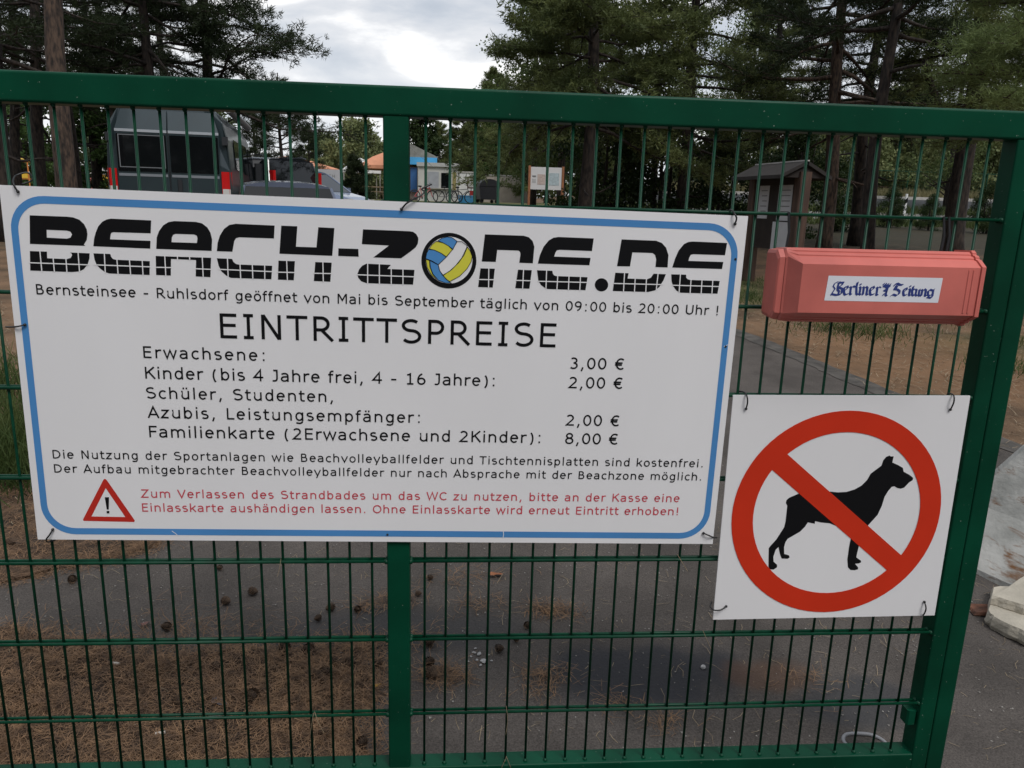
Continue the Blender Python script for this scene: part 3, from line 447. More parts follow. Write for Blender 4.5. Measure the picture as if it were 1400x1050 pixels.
# ------------------------------------------------------------------ trees
def unit(a): return a/np.maximum(np.linalg.norm(a,axis=-1,keepdims=True),1e-9)
def pine_shape(seed,h,r,base,reach,nl,needle=.13,wid=.020,twigs=9,tuft=5,blades=8,lean=(0,0),droop=.12,topw=.35,fork=None,limb_r=.045,dead=6,azs=None):
    """returns trunk MB and needle triangles; needles stand in tufts along twigs along limbs"""
    g=np.random.default_rng(seed); T=MB(); n=14
    ax=lambda z:Vector((lean[0]*z/h+.05*math.sin(z*1.1+seed),lean[1]*z/h+.05*math.cos(z*.9+seed*2),z))
    zs=[-.15+(h+.15)*i/n for i in range(n+1)]
    T.tube([ax(z) for z in zs],[r*(1.25 if i==0 else 1.0-.8*(i/n)**1.1) for i in range(n+1)],12)
    if fork:
        z0,az,ln,el=fork; p=ax(z0); d=Vector((math.cos(az)*math.cos(el),math.sin(az)*math.cos(el),math.sin(el)))
        T.tube(smooth([p,p+d*ln*.35+Vector((0,0,-.03)),p+d*ln*.7+Vector((0,0,.12*ln)),p+d*ln+Vector((0,0,.4*ln))],4),[r*.55*(1-.045*i) for i in range(13)],8)
    P0=[];D0=[]
    for i in range(nl+dead):
        isd=i>=nl
        u=(i+g.uniform(0,.8))/nl if not isd else 0
        z=base+(h-base-.3)*u if not isd else g.uniform(base*.45,base*1.2)
        az=(i*2.39996+g.uniform(-.5,.5)) if azs is None else g.uniform(*azs)
        Ln=reach*((1-u)**.7*(1-topw)+topw*(1-u)+.08)*g.uniform(.7,1.1) if not isd else reach*g.uniform(.3,.7)
        el=(-droop if u<.4 else .35*u)+g.uniform(-.15,.2)
        p=np.array(ax(z)); d=np.array((math.cos(az)*math.cos(el),math.sin(az)*math.cos(el),math.sin(el)))
        k=6; path=[p]; dd=d.copy()
        for s in range(k):
            dd=unit(dd+g.normal(0,.13,3)+np.array((0,0,.035 if s>2 else -.03))); path.append(path[-1]+dd*Ln/k)
        lr=min(limb_r,r*.4)*(.5+.5*Ln/reach)
        T.tube([tuple(q) for q in path],[lr*(1-.14*s) for s in range(k+1)],5)
        if isd:
            continue
        for s in range(twigs):
            t=.30+.70*(s+g.uniform(0,1))/twigs; f=t*k; a=int(min(f,k-1)); q=path[a]+(path[a+1]-path[a])*(f-a)
            side=unit(np.cross(path[a+1]-path[a],(0,0,1)))*(1 if s%2 else -1)
            td=unit(unit(path[a+1]-path[a])*.75+side*g.uniform(.4,1.0)+np.array((0,0,g.uniform(-.25,.45))))
            tl=Ln*g.uniform(.16,.34)*(1.25-t*.6)+.12; e=q+td*tl
            if s%2==0: T.tube([tuple(q),tuple(e)],[lr*.3,.004],3,False)
            for m_ in range(tuft):
                v=(m_+g.uniform(.2,1))/tuft; c=q+td*tl*v+g.normal(0,.05,3); P0.append(c); D0.append(unit(td+np.array((0,0,.35))))
    P0=np.array(P0);D0=np.array(D0); k=len(P0)
    d=unit(np.repeat(D0,blades,0)*.55+g.normal(0,.6,(k*blades,3))); b=np.repeat(P0,blades,0)+g.normal(0,.035,(k*blades,3))
    s=unit(np.cross(d,g.normal(0,1,d.shape))); ln=needle*g.uniform(.6,1.25,(len(d),1)); wd=wid*g.uniform(.6,1.2,(len(d),1))
    V=np.stack([b-s*wd*.5,b+s*wd*.5,b+d*ln],1)
    return T,V
def leafy_shape(seed,h,r,base,rad,clumps=45,leaves=240,size=.09,trunks=1,spread=.55,squash=1.0):
    g=np.random.default_rng(seed); T=MB()
    cs=[]
    for i in range(clumps):
        u=(i+.5)/clumps; z=base+(h-base)*u; rr=rad*math.sin(math.pi*min(1,.18+.82*u)**.8)**.7*g.uniform(.35,1.0); a=g.uniform(0,2*math.pi)
        cs.append((rr*math.cos(a),rr*math.sin(a)*squash,z+g.normal(0,.1*rad)))
    for j in range(trunks):
        a=j*2.4; x,y=(.0,.0) if trunks==1 else (.16*rad*math.cos(a),.16*rad*math.sin(a))
        T.tube([(x,y,-.15),(x*1.2,y*1.2,base*.6+h*.15),(x*1.6+.04*rad,y*1.6,h*.55),(x*2,y*2,h*.92)],[r*1.15,r,r*.6,r*.12],8)
    for i,c in enumerate(cs):
        if i%2==0: z0=max(base*.5,c[2]-.45*rad); T.tube([(0,0,z0),(c[0]*.5,c[1]*.5,(z0+c[2])/2+.05),c],[r*.3,r*.18,.006],4,False)
    C=np.repeat(np.array(cs),leaves,0); k=len(C); off=unit(g.normal(0,1,(k,3)))*(g.uniform(0,1,(k,1))**.45)*rad*spread*.55*np.array((1.15,1.15,.75)); c=C+off
    d=unit(g.normal(0,1,(k,3))+np.array((0,0,-.25))); s=unit(np.cross(d,g.normal(0,1,(k,3)))); l=size*g.uniform(.6,1.3,(k,1)); w_=l*.36
    V=np.stack([c,c+d*l*.5+s*w_,c+d*l,c+d*l*.5-s*w_],1)
    return T,V
def tree(name,label,cat,px,y,shape,crown_mat,bark,group=None,rz=0,nv=3,x=None):
    X=at(px,300,y).x if x is None else x
    t=thing(name,label,cat,(X,y,gz(X,y)),rz,group); T,V=shape
    T.build('trunk',bark,t,True); arrays('crown',V,nv,crown_mat,t); return t
def again(src,label,px,y,rz,scale=1): X=at(px,300,y).x; return dup(src,(X,y,gz(X,y)),rz,label,scale)
GP='pines standing behind the gate'
tree('pine_tree','tall pine with a thick bare brown trunk just left of the grey van','tree',90,11,pine_shape(1,11,.165,6.3,1.8,14,twigs=8,dead=3,lean=(.5,0)),NEED_D,BARK,GP)
pB=tree('pine_tree','pine trunk at the far left beside the thick bare pine, cut by the photo edge','tree',7,13.5,pine_shape(2,9.5,.16,3.2,2.2,46,lean=(.5,0),dead=7,blades=13),NEED_D,BARKD,GP)
pC=tree('pine_tree','slim dark pine leaning just left of the thick bare pine trunk','tree',58,17,pine_shape(3,9.5,.15,3.2,2.4,48,lean=(.6,0),dead=9,blades=13),NEED_D,BARKD,GP)
tree('pine_tree','bushy dark pine rising behind the van roof, nearest the open sky','tree',285,19,pine_shape(4,10,.17,3.0,3.25,62,twigs=14,tuft=8,blades=11,droop=.08,lean=(.4,0),wid=.024,topw=.6),NEED_D,BARKD,GP)
tree('pine_tree','dark pine behind the left half of the van roof','tree',207,17,pine_shape(5,9.5,.15,3.3,2.5,50,twigs=13,tuft=7,blades=11,lean=(.4,0),wid=.024,topw=.6),NEED_D,BARKD,GP)
again(pC,'pine in the back row between the bare trunk and the van',140,24,1.9,1.05)
again(pB,'pine in the back row showing over the middle of the van roof',245,27,2.7,1.1)
again(pC,'back row pine between the two leftmost trunks',28,21,.7,1.0); again(pB,'back row pine just right of the bare trunk, behind the green shrub',112,20,3.6,1.0); again(pC,'back row pine above the left edge of the van roof',172,24,4.4,1.08)
pS=tree('young_pine','young dark pine behind the parked cars with its wispy tip just above the rail','tree',388,26,pine_shape(7,4.5,.09,.5,1.55,40,twigs=9,tuft=6,blades=9,droop=0,needle=.15,dead=0),NEED_D,BARKD,'young pines')
again(pS,'young dark pine directly behind the van windscreen',352,29,1.2,.95)
again(pS,'young pine with a low crown right of the parked cars, thinner than its neighbour',424,33,2.5,.72)
# right-hand side
pH=tree('pine_tree','large olive pine whose low boughs reach left into the open sky','tree',800,15,pine_shape(11,9.5,.17,2.5,2.9,84,twigs=15,tuft=9,blades=12,droop=.16,limb_r=.04,wid=.026,topw=.65),NEED_M,BARKD,GP)
pI=tree('pine_tree','dark pine with tangled limbs in the middle of the right grove','tree',930,17.5,pine_shape(12,9.5,.18,2.3,3.0,70,twigs=14,tuft=8,blades=11,droop=.14,limb_r=.045,wid=.026,topw=.65),NEED_M,BARKD,GP)
tree('pine_tree','thin crowned pine with bare brown limbs behind the notice shelter','tree',1130,14.5,pine_shape(13,9.5,.16,3.0,2.4,44,twigs=11,tuft=7,blades=11,limb_r=.05,dead=9,lean=(-.35,0),topw=.6),NEED_D,BARK,GP)
tree('pine_tree','second trunk just right of the pine behind the notice shelter','tree',1168,17.5,pine_shape(14,9.5,.16,3.4,2.4,44,twigs=11,tuft=7,blades=11,dead=8,topw=.6),NEED_D,BARKD,GP)
tree('pine_tree','dark leaning trunk standing right of the notice shelter above the red box','tree',1192,11.5,pine_shape(15,8.5,.125,3.9,2.0,40,lean=(-.2,0),dead=5,twigs=11,tuft=7,blades=11,topw=.6),NEED_D,BARKD,GP)
tree('pine_tree','forked thick dark trunk beside the gate stile on the right','tree',1312,14,pine_shape(16,8.5,.22,3.7,2.6,60,twigs=13,tuft=8,blades=11,lean=(-.45,0),topw=.65,fork=(2.35,math.pi*.97,1.5,.75),dead=4),NEED_M,BARKD,GP)
tree('pine_tree','pale green soft needled pine hanging into the top right corner','tree',1452,8.5,pine_shape(17,6.5,.13,2.75,2.5,74,twigs=15,tuft=9,blades=16,needle=.105,wid=.012,droop=.1,topw=.7),NEED_L,BARK,GP)
again(pI,'pine in the back row between the two right-hand trunk groups',1040,25,2.1)
again(pH,'olive pine in the back row filling the gap above the information board',765,31,3.6,1.1)
tall=leafy_shape(31,10.5,.15,1.5,2.9,64,230,.13)
tB=tree('broadleaf_tree','tall mid green leafy tree behind the large olive pine','tree',790,33,tall,LEAF_M,BARKD,'leafy trees behind the right pines',nv=4)
again(tB,'tall mid green leafy tree behind the tangled pine',890,36,2,1.05); again(tB,'tall leafy tree at the left end of the right grove, next to the open sky',728,38,4,1.0); again(tB,'tall leafy tree showing thinly behind the notice shelter pines',1010,42,1,1.0); again(tB,'leafy tree behind the forked trunk, under the pale pine boughs',1290,34,3,.9)
# shrubs and broadleaf trees
sD=tree('shrub','dark leafy shrub right of the information board','shrub',818,17.5,leafy_shape(21,3.3,.06,.1,1.25,48,230,.085,3),LEAF_D,BARKD,'dark shrubs under the right pines',nv=4)
again(sD,'dark leafy shrub in the middle of the right undergrowth, below the tangled pine',902,18.5,2,1.05)
again(sD,'dark leafy shrub touching the left eave of the notice shelter',985,19.5,4,.95)
again(sD,'dark leafy shrub behind the notice shelter post',1085,20.5,1,1.0)
again(sD,'low dark shrub between the notice shelter and the leaning trunk',1148,23,3,.62); again(sD,'low dark shrub left of the marker post under the trees',1216,26,5,.42); again(sD,'low dark shrub between the marker post and the forked trunk',1272,25,1.5,.36); again(sD,'low dark shrub right of the forked trunk',1352,24,2.6,.5)
sB=tree('shrub','bright green leafy shrub left of the information board','shrub',676,56,leafy_shape(22,6.4,.09,.6,1.9,50,240,.19,3),LEAF_B,BARKD,'bright shrubs',nv=4)
again(sB,'green shrub left of the grey van beside the thick bare trunk',133,24,2,.55)
again(sB,'green shrub between the two pine trunks at the far left',46,48,4,1.0)
fl=tree('broadleaf_tree','pale olive tree behind the orange tent','tree',486,62,leafy_shape(23,5.8,.15,.6,2.6,60,260,.22),LEAF_O,BARKD,'pale trees beyond the kiosk',nv=4)
again(fl,'smaller pale olive tree right of the one behind the orange tent',520,70,2.2,.82)
again(fl,'pale olive tree half hidden by the young pines',446,72,4.2,.95)
for i,(px,y,s) in enumerate(((1160,47,.95),(1222,49,1.2),(1285,52,1.0),(1345,48,1.15),(1410,50,1.1))):
    again(fl,'pale bushy tree beyond the road, '+('left of the second dark trunk','behind the marker post','left of the forked trunk','right of the forked trunk','beyond the gate stile')[i],px,y,i*1.3,s)
tree('broadleaf_tree','dark round tree behind the kiosk mast','tree',577,58,leafy_shape(24,6.9,.16,1.2,1.9,46,260,.22),LEAF_D,BARKD,nv=4)
cn=tree('spruce_tree','broad dark conifer behind the white container','tree',632,62,pine_shape(25,7.6,.14,.6,2.9,70,twigs=10,tuft=6,blades=8,needle=.24,wid=.045,droop=.05,dead=0),NEED_M,BARKD,'dark conifers behind the kiosk')
again(cn,'taller dark conifer left of the bright shrub',676,57,2,1.25)
again(cn,'dark conifer right of the bright shrub behind the information board',745,50,4,1.15)
again(cn,'small dark conifer at the left end of the conifer row',600,72,1,.95)
tree('conifer_shrub','small dark conifer shrub in front of the white tent','shrub',486,34,pine_shape(26,2.3,.05,.05,.85,34,twigs=8,tuft=6,blades=9,needle=.14,wid=.03,droop=-.2,dead=0),NEED_D,BARKD)
# far wood closing the horizon
g=np.random.default_rng(77); n=90000; th=g.uniform(-1.15,1.15,n); rr=g.uniform(92,112,n); X=np.sin(th)*rr; Y=np.cos(th)*rr
top=5.2+1.6*np.sin(th*17)+1.2*np.sin(th*41+1)+.8*np.sin(th*97); top=top*np.where((th>-.27)&(th<-.10),.62,1.25)
Z=1.6+top*(1-g.uniform(0,1,n)**1.6); c=np.stack([X,Y,Z],1); d=unit(g.normal(0,1,(n,3))); s=unit(np.cross(d,g.normal(0,1,(n,3)))); l=g.uniform(.4,.9,(n,1))
wood=arrays('far_wood',np.stack([c-s*l*.3,c+s*l*.3,c+d*l],1),3,leafmat('far_wood_foliage',(.035,.05,.02),(.09,.11,.045),.12)); kind(wood,'stuff')
# ------------------------------------------------------------------ grey camper van
VP=mat('van_grey_paint',(.030,.046,.052),.3,.06,2,metal=.2,coat=.5); VD=mat('van_dark_trim',(.02,.022,.025),.45); LAMP=mat('red_lamp_lens',(.55,.012,.012),.18,coat=.6); LAMPW=mat('clear_lamp_lens',(.6,.58,.55),.15)
vx=at(235,250,12.8).x
van=thing('camper_van','tall dark grey camper van parked with its rear doors facing the gate','van',(vx,12.75,gz(0,12.8)),R(9.5))
lean=lambda z: .30*max(0,z-2.04)
half=[(.55,.30),(.97,.32),(1.02,.55),(1.035,1.0),(1.02,1.4),(.985,1.95),(.915,2.22),(.80,2.42),(.56,2.545),(.26,2.59)]
full=half+[(-a,b_) for a,b_ in half[::-1]]
st_=[(0,1,2.62,0),(.05,1,2.62,0),(4.2,1,2.62,0),(4.7,.995,2.5,0),(5.15,.985,2.05,0),(5.5,.97,1.5,0),(5.75,.95,1.2,0),(5.95,.85,.95,.05)]
vb=MB().loft([[(x*s*(.985 if i==0 else 1),y+(lean(z) if i<2 else 0),min(z,zm)+lo) for x,z in full] for i,(y,s,zm,lo) in enumerate(st_)]).build('body',VP,van)
for sg in (-1,1):
    xs=sorted((sg*.012,sg*.845)); d_=MB().prism([(xs[0] if sg>0 else xs[0],.42),(xs[1],.42),(xs[1],2.04),(xs[1]-(.10 if sg>0 else 0),2.38),(xs[0]+(.10 if sg<0 else 0),2.38),(xs[0],2.04)],-.02,-.002); d_.v=[(x,y+lean(z),z) for x,y,z in d_.v]; d_=d_.build('rear_door',VP,van)
    w0,w1=(xs[0]+.035,xs[1]-.035)
    MB().cbox(w0-.02,w1+.02,-.030,-.0205,1.34,1.965,.012,'y').build('window',GLASS,d_)
    f_=MB()
    for (a,b_,c_,e_) in ((w0+.01,w1-.01,1.94,1.955),(w0+.01,w1-.01,1.40,1.415),(w0+.01,w0+.025,1.415,1.94),(w1-.025,w1-.01,1.415,1.94)): f_.box(a,b_,-.0335,-.0305,c_,e_)
    if sg<0: f_.build('window_frame',mat('window_seal_grey',(.16,.17,.18),.4),d_)
    MB().box(xs[0],xs[1],-.028,-.0205,2.0,2.045).build('trim_strip',mat('light_grey_trim',(.38,.41,.44),.35),d_)
    MB().box(xs[0]+.02,xs[1]-.02,-.026,-.0205,1.255,1.30).build('moulding',mat('mid_grey_trim',(.20,.22,.24),.4),d_)
    lamp=MB().loft([[(sg*x,y,z) for x,y in ((.86,-.022),(.985,-.015),(1.03,.05),(1.025,.09),(.86,.0))] for z in (.93,1.38)]).build('tail_lamp',LAMP,van)
    MB().loft([[(sg*x,y,z) for x,y in ((.87,-.0255),(.975,-.019),(1.0,-.004),(.87,-.015))] for z in (.945,1.08)]).build('reverse_lens',LAMPW,lamp)
    for z in (1.84,.75): MB().box(*sorted((sg*.90,sg*1.00)),-.035,-.002,z,z+.14).build('hinge',VD,van)
    for y in (.95,4.75): MB().disc((sg*.92,y,.36),.36,.12,22).build('wheel',RUBBER,van)
MB().cbox(.12,.20,-.045,-.0205,1.0,1.22,.01).build('door_handle',VD,van); MB().cbox(-1.0,1.0,-.12,-.002,.28,.50,.03,'x').build('bumper',VD,van)
q=MB(); q.box(-.006,.006,-.0215,-.0015,.42,2.04); q.build('door_gap',VD,van)
for (y0,y1,z0,z1) in ((.9,2.2,1.45,2.0),(2.5,3.4,1.42,2.02),(3.65,4.55,1.35,2.0)):
    MB().add([(1.026,y0,z0),(1.026,y1,z0),(.988,y1,z1),(.988,y0,z1),(1.034,y0,z0),(1.034,y1,z0),(.996,y1,z1),(.996,y0,z1)],[(4,5,6,7),(0,3,2,1),(0,1,5,4),(1,2,6,5),(2,3,7,6),(3,0,4,7)]).build('side_window',GLASS,van)
MB().tube([(1.0,.25,2.49),(1.0,4.0,2.49)],.075,12).build('awning',mat('awning_case',(.18,.18,.19),.4),van)
MB().cbox(1.04,1.22,4.85,4.95,1.35,1.75,.03).build('wing_mirror',VD,van)
# ------------------------------------------------------------------ parked cars
def car(label,px,y,rz,paint,roof=1.5,length=4.2,suv=False,rails=False,group='cars parked beside the van'):
    X=at(px,300,y).x; t=thing('parked_car',label,'car',(X,y,gz(X,y)),rz,group); h=length/2
    belt=.62*roof; sc=roof/1.5
    def ring(yy,w_,z0,z1,c): return [(-w_+c,yy,z0),(w_-c,yy,z0),(w_,yy,z0+c),(w_,yy,z1-c),(w_-c*1.6,yy,z1),(-w_+c*1.6,yy,z1),(-w_,yy,z1-c),(-w_,yy,z0+c)]
    MB().loft([ring(-h,.72,.35,belt*.86,.1),ring(-h+.12,.84,.24,belt*.98,.1),ring(-h+.7,.89,.2,belt,.09),ring(.35*h,.89,.2,belt*.98,.09),ring(.55*h,.87,.2,belt*.93,.1),ring(h-.25,.80,.24,belt*.78,.12),ring(h,.66,.34,belt*.66,.1)]).build('body',paint,t)
    cab=[(-h+.25,.80,belt*.97),(-h+.62 if not suv else -h+.45,.66,roof*.97),(-.25*h,.68,roof),(.12*h,.66,roof*.985),(.52*h,.78,belt*.95)]
    V=[];n=len(cab)
    lower=[(-h+.28,.80),(.52*h,.80)]
    A=[(-w_,yy,z) for yy,w_,z in cab]; B=[(w_,yy,z) for yy,w_,z in cab]
    gl=MB().add(A+B,[tuple(range(n)),tuple(range(2*n-1,n-1,-1))]+[(i,n+i,n+i+1,i+1) for i in range(n-1)]+[(0,n-1,2*n-1,n)][:0]).build('glasshouse',GLASS,t)
    rf=MB(); rr=[(w_,yy,z) for yy,w_,z in cab[1:4]]
    rf.loft([[(w_*1.01*math.cos(math.pi*k/8),yy,z-.02+.095*math.sin(math.pi*k/8)**.8) for k in range(9)] for w_,yy,z in rr]); rf.build('roof',paint,t)
    for sx_ in (-1,1):
        for a,b_ in ((0,1),(3,4)):
            p,q_=cab[a],cab[b_]; MB().tube([(sx_*p[1],p[0],p[2]),(sx_*q_[1],q_[0],q_[2])],.024,6).build('pillar',paint,t)
        MB().cbox(*sorted((sx_*(.66 if suv else .58),sx_*(.74 if suv else .83))),-h-.005+(.15 if suv else 0),-h+(.36 if suv else .22),belt*(.92 if suv else .72),belt*(1.32 if suv else .9),.03).build('tail_lamp',LAMP,t)
        MB().cbox(*sorted((sx_*.45,sx_*.74)),h-.2,h-.02,belt*.56,belt*.7,.03).build('headlight',LAMPW,t)
        MB().cbox(*sorted((sx_*.86,sx_*1.02)),.38*h,.45*h,belt*.95,belt*1.12,.02).build('wing_mirror',paint,t)
        for yy in (-.62*h,.62*h):
            wl=MB().disc((sx_*.79,yy,.32),.32,.11,20).build('wheel',RUBBER,t); MB().disc((sx_*.905,yy,.32),.2,.008,14).build('rim',CHROME,wl)
        if rails: MB().tube([(sx_*.62,-h+.6,roof+.03),(sx_*.62,-h+.8,roof+.075),(sx_*.62,.1*h,roof+.075),(sx_*.62,.18*h,roof+.02)],.018,6).build('roof_rail',CHROME,t)
    return t
DARKP=mat('black_car_paint',(.012,.014,.018),.2,coat=1); SILV=mat('silver_car_paint',(.13,.15,.21),.2,metal=.2,coat=1); BLUP=mat('pale_blue_car_paint',(.17,.21,.31),.25,metal=.2,coat=1)
car('black estate car with bright roof rails and red tail lamps behind the slate blue car',342,19.5,R(50),DARKP,1.62,4.4,True,True)
car('slate blue car nearest the gate, its roof just showing over the price sign',388,10.6,R(16),SILV,1.33,3.7).scale=(.88,.95,.92)
car('pale blue car in the back, right of the black estate',424,23,R(-115),BLUP,1.32,3.8)
# ------------------------------------------------------------------ banner, kiosk, tents, container, bin
GREYW=mat('grey_banner_cloth',(.50,.50,.51),.7,.05,3); STEEL=mat('dull_steel',(.22,.22,.22),.5,metal=.5)
def base(px,y): X=at(px,300,y).x; return (X,y,gz(X,y))
def face(px0,py0,px1,py1,y): a,b_=at(px0,py0,y),at(px1,py1,y); return a.x,b_.x,b_.z,a.z      # x0,x1,zlow,zhigh
c=base(450,25); t=thing('banner','grey cloth banner with dark lettering behind the parked cars','banner',c)
x0,x1,z0,z1=face(430,231,466,262,25); bw=x1-x0; z0-=c[2]; z1-=c[2]; x0-=c[0]; x1-=c[0]
MB().box(x0,x1,-.01,.01,z0,z1).build('cloth',GREYW,t); q=MB(); write(q,'BEACH',(x0+.12*bw,z0+.62*(z1-z0)),(x1-.22*bw,z0+.62*(z1-z0)),.15*(z1-z0),-.0125,110); q.build('lettering',STEEL,t)
for x in (x0,x1): MB().tube([(x,.02,0),(x,.02,z1+.05)],.025,8).build('pole',STEEL,t)
WALL=mat('cream_cabin_wall',(.50,.49,.45),.7,.08,2); SKYB=mat('bright_blue_board',(.06,.33,.62),.5,.1,2); SHUT=mat('grey_shutter',(.33,.34,.36),.5,.1,3); DKB=mat('dark_blue_door',(.03,.11,.28),.5)
ky=46; c=base(600,ky); k_=thing('kiosk_cabin','cream kiosk cabin with a grey shutter and a dark window','kiosk',c)
x0,x1,z0,z1=[v-o for v,o in zip(face(571,227,626,281,ky),(c[0],c[0],c[2],c[2]))]; W_=x1-x0; z0=-.1
body=MB().cbox(x0,x1,0,3.2,z0,z1,.04).build('wall',WALL,k_); MB().box(x0-.05,x1+.05,-.12,3.25,z1,z1+.22).build('roof',mat('pale_roof_edge',(.42,.42,.40),.7),k_)
wz0,wz1=z0+(z1-z0)*.42,z0+(z1-z0)*.86
w1_=MB().box(x0+W_*.25,x0+W_*.52,-.03,-.002,wz0,wz1).build('shutter',SHUT,k_); w2_=MB().box(x0+W_*.58,x0+W_*.80,-.025,-.002,wz0,wz1-.05).build('window',GLASS,k_)
MB().box(x0+W_*.86,x0+W_*.95,-.02,-.002,wz0-.1,wz1).build('notice_panel',mat('notice_ochre',(.30,.24,.09),.7,.4,30),k_); MB().box(x0+W_*.2,x0+W_*.85,-.18,-.002,wz0-.06,wz0-.01).build('counter',KERB,k_)
ky2=49; c=base(575,ky2); k2=thing('beach_hall','blue trimmed hall with a grey sloping roof behind the cream kiosk','building',c)
f4=lambda a,b_,c_,d_,y:[v-o for v,o in zip(face(a,b_,c_,d_,y),(c[0],c[0],c[2],c[2]))]
x0,x1,z0,z1=f4(540,227,597,281,ky2); MB().box(x0,x1,.3,5,-.1,z1).build('wall',mat('brown_hall_wall',(.22,.15,.11),.8,.1,2),k2)
a0,a1,b0,b1=f4(538,214,597.5,226,ky2); MB().box(a0,a1,-.15,.3,b0,b1).build('fascia',SKYB,k2)
x0_,x1_,q0,q1=f4(561,229,570,262,ky2); MB().box(x0_,x1_,.1,.3,q0,q1).build('door',DKB,k2)
MB().loft([[(a0-.1,yy,b1),(a1+.05,yy,b1),(a1+.05,yy,b1+.05),(a0+.1,yy,b1+1.25),(a0-.1,yy,b1+1.25)] for yy in (-.1,5)]).build('roof',mat('weathered_grey_roof',(.20,.20,.18),.8,.2,3),k2)
c=base(559,44); t=thing('mast','slim pale mast standing in front of the kiosk','pole',c); x=at(558.5,187,44); MB().tube([(0,0,-.1),(0,0,x.z-c[2])],[.06,.045],8).build('pole',KERB,t); MB().tube([(0,0,x.z-c[2]-.5),(1.5,.3,x.z-c[2]-1.7)],.012,5).build('stay_wire',STEEL,t)
def tent(label,px,y,w_,eave,top,m,n=8):
    c=base(px,y); t=thing('party_tent',label,'tent',c,.2); h=w_/2
    rg=lambda s,z:[(-s*h,-s*h,z),(s*h,-s*h,z),(s*h,s*h,z),(-s*h,s*h,z)]
    MB().loft([rg(1.02,eave-.22),rg(1.02,eave),rg(.5,eave+(top-eave)*.62),rg(.03,top)]).build('canopy',m,t)
    for sx_ in (-1,1):
        for sy_ in (-1,1): MB().tube([(sx_*h*.97,sy_*h*.97,-.05),(sx_*h*.97,sy_*h*.97,eave)],.03,6).build('leg',KERB,t)
CLO=mat('orange_tent_cloth',(.58,.25,.14),.75,.08,2); CLW=mat('white_tent_cloth',(.76,.76,.74),.75,.04,2)
tent('orange roofed party tent left of the middle gate post',526,52,3.4,2.15,3.05,CLO); tent('white peaked tent half behind the orange tent',494,56,2.6,2.0,2.85,CLW)
tent('orange tent showing over the parked cars left of the banner',395,58,7.0,2.0,2.9,CLO)
for i,(px,y,lab) in enumerate(((517,49,'wooden picnic table under the orange tent'),(508,47,'wooden picnic table in front of the white tent'))):
    c=base(px,y); t=thing('picnic_table',lab,'table',c,.3*i); WD=mat('weathered_wood',(.22,.16,.10),.8,.25,6) if i==0 else WD
    MB().box(-.9,.9,-.38,.38,.70,.75).build('table_top',WD,t)
    for s in (-1,1): MB().box(-.9,.9,s*.72-.13,s*.72+.13,.42,.46).build('bench',WD,t); MB().tube([(s*.65,-.7,0),(s*.65,.2,.7)],.045,5).tube([(s*.65,.7,0),(s*.65,-.2,.7)],.045,5).box(s*.65-.03,s*.65+.03,-.75,.75,.36,.42).build('leg_frame',WD,t)
def cabin(name,label,cat,px0,py0,px1,py1,y,dep,m,roofm):
    x0,x1,z0,z1=face(px0,py0,px1,py1,y); cx=(x0+x1)/2; gz_=gz(cx,y); t=thing(name,label,cat,(cx,y,gz_)); h=(x1-x0)/2
    MB().cbox(-h,h,0,dep,-.05,z1-gz_,.03).build('wall',m,t); MB().box(-h-.04,h+.04,-.04,dep+.04,z1-gz_,z1-gz_+.08).build('roof',roofm,t); return t
cabin('white_container','white storage container right of the cream kiosk','container',627,236,650,262,47,2.4,mat('white_container_paint',(.66,.66,.64),.6,.05,2),KERB)
cabin('garden_wall','low beige garden wall right of the black skip','wall',662,240,722,262,52,.25,mat('beige_render',(.40,.35,.30),.85,.1,2),KERB)
c=base(665,45); t=thing('round_lid_skip','black roll top waste container with a rounded lid and small wheels','waste container',c,1.8); BP=mat('black_bin_plastic',(.02,.02,.024),.45)
MB().loft([[(x,-.55,.2),(x,.55,.2),(x,.62,.95),(x,-.62,.95)] for x in (-.6,.6)]).build('tub',BP,t)
MB().loft([[(x,-.62*math.cos(math.pi*k/8),.96+.42*math.sin(math.pi*k/8)) for k in range(9)] for x in (-.62,.62)]).build('lid',BP,t)
for x in (-.5,.5):
    for y in (-.45,.45): MB().disc((x,y,.1),.1,.03,12).build('wheel',RUBBER,t)
c=base(643.5,44.5); t=thing('framed_notice','small framed notice with rounded corners in front of the white container','sign',c); fm=MB().prism(rrect(.24,.34,.06,0,1.15,5),-.03,.03).build('frame',mat('brown_frame',(.10,.055,.04),.6),t); MB().prism(rrect(.17,.26,.03,0,1.15,5),-.036,-.031).build('notice_face',mat('notice_pale',(.55,.53,.48),.6,.15,14),fm); MB().box(-.03,.03,-.02,.02,-.1,.81).build('post',STEEL,t)
c=base(637,43.5); t=thing('blue_crate','low blue plastic crate on the ground behind the bicycles','crate',c); q=MB().box(-.45,.45,-.25,.25,0,.05); q.box(-.45,.45,-.25,-.21,.05,.42).box(-.45,.45,.21,.25,.05,.42).box(-.45,-.41,-.21,.21,.05,.42).box(.41,.45,-.21,.21,.05,.42); q.build('crate_body',SKYB,t); MB().box(-.47,.47,-.27,-.2505,.36,.42).build('crate_rim',SKYB,t)
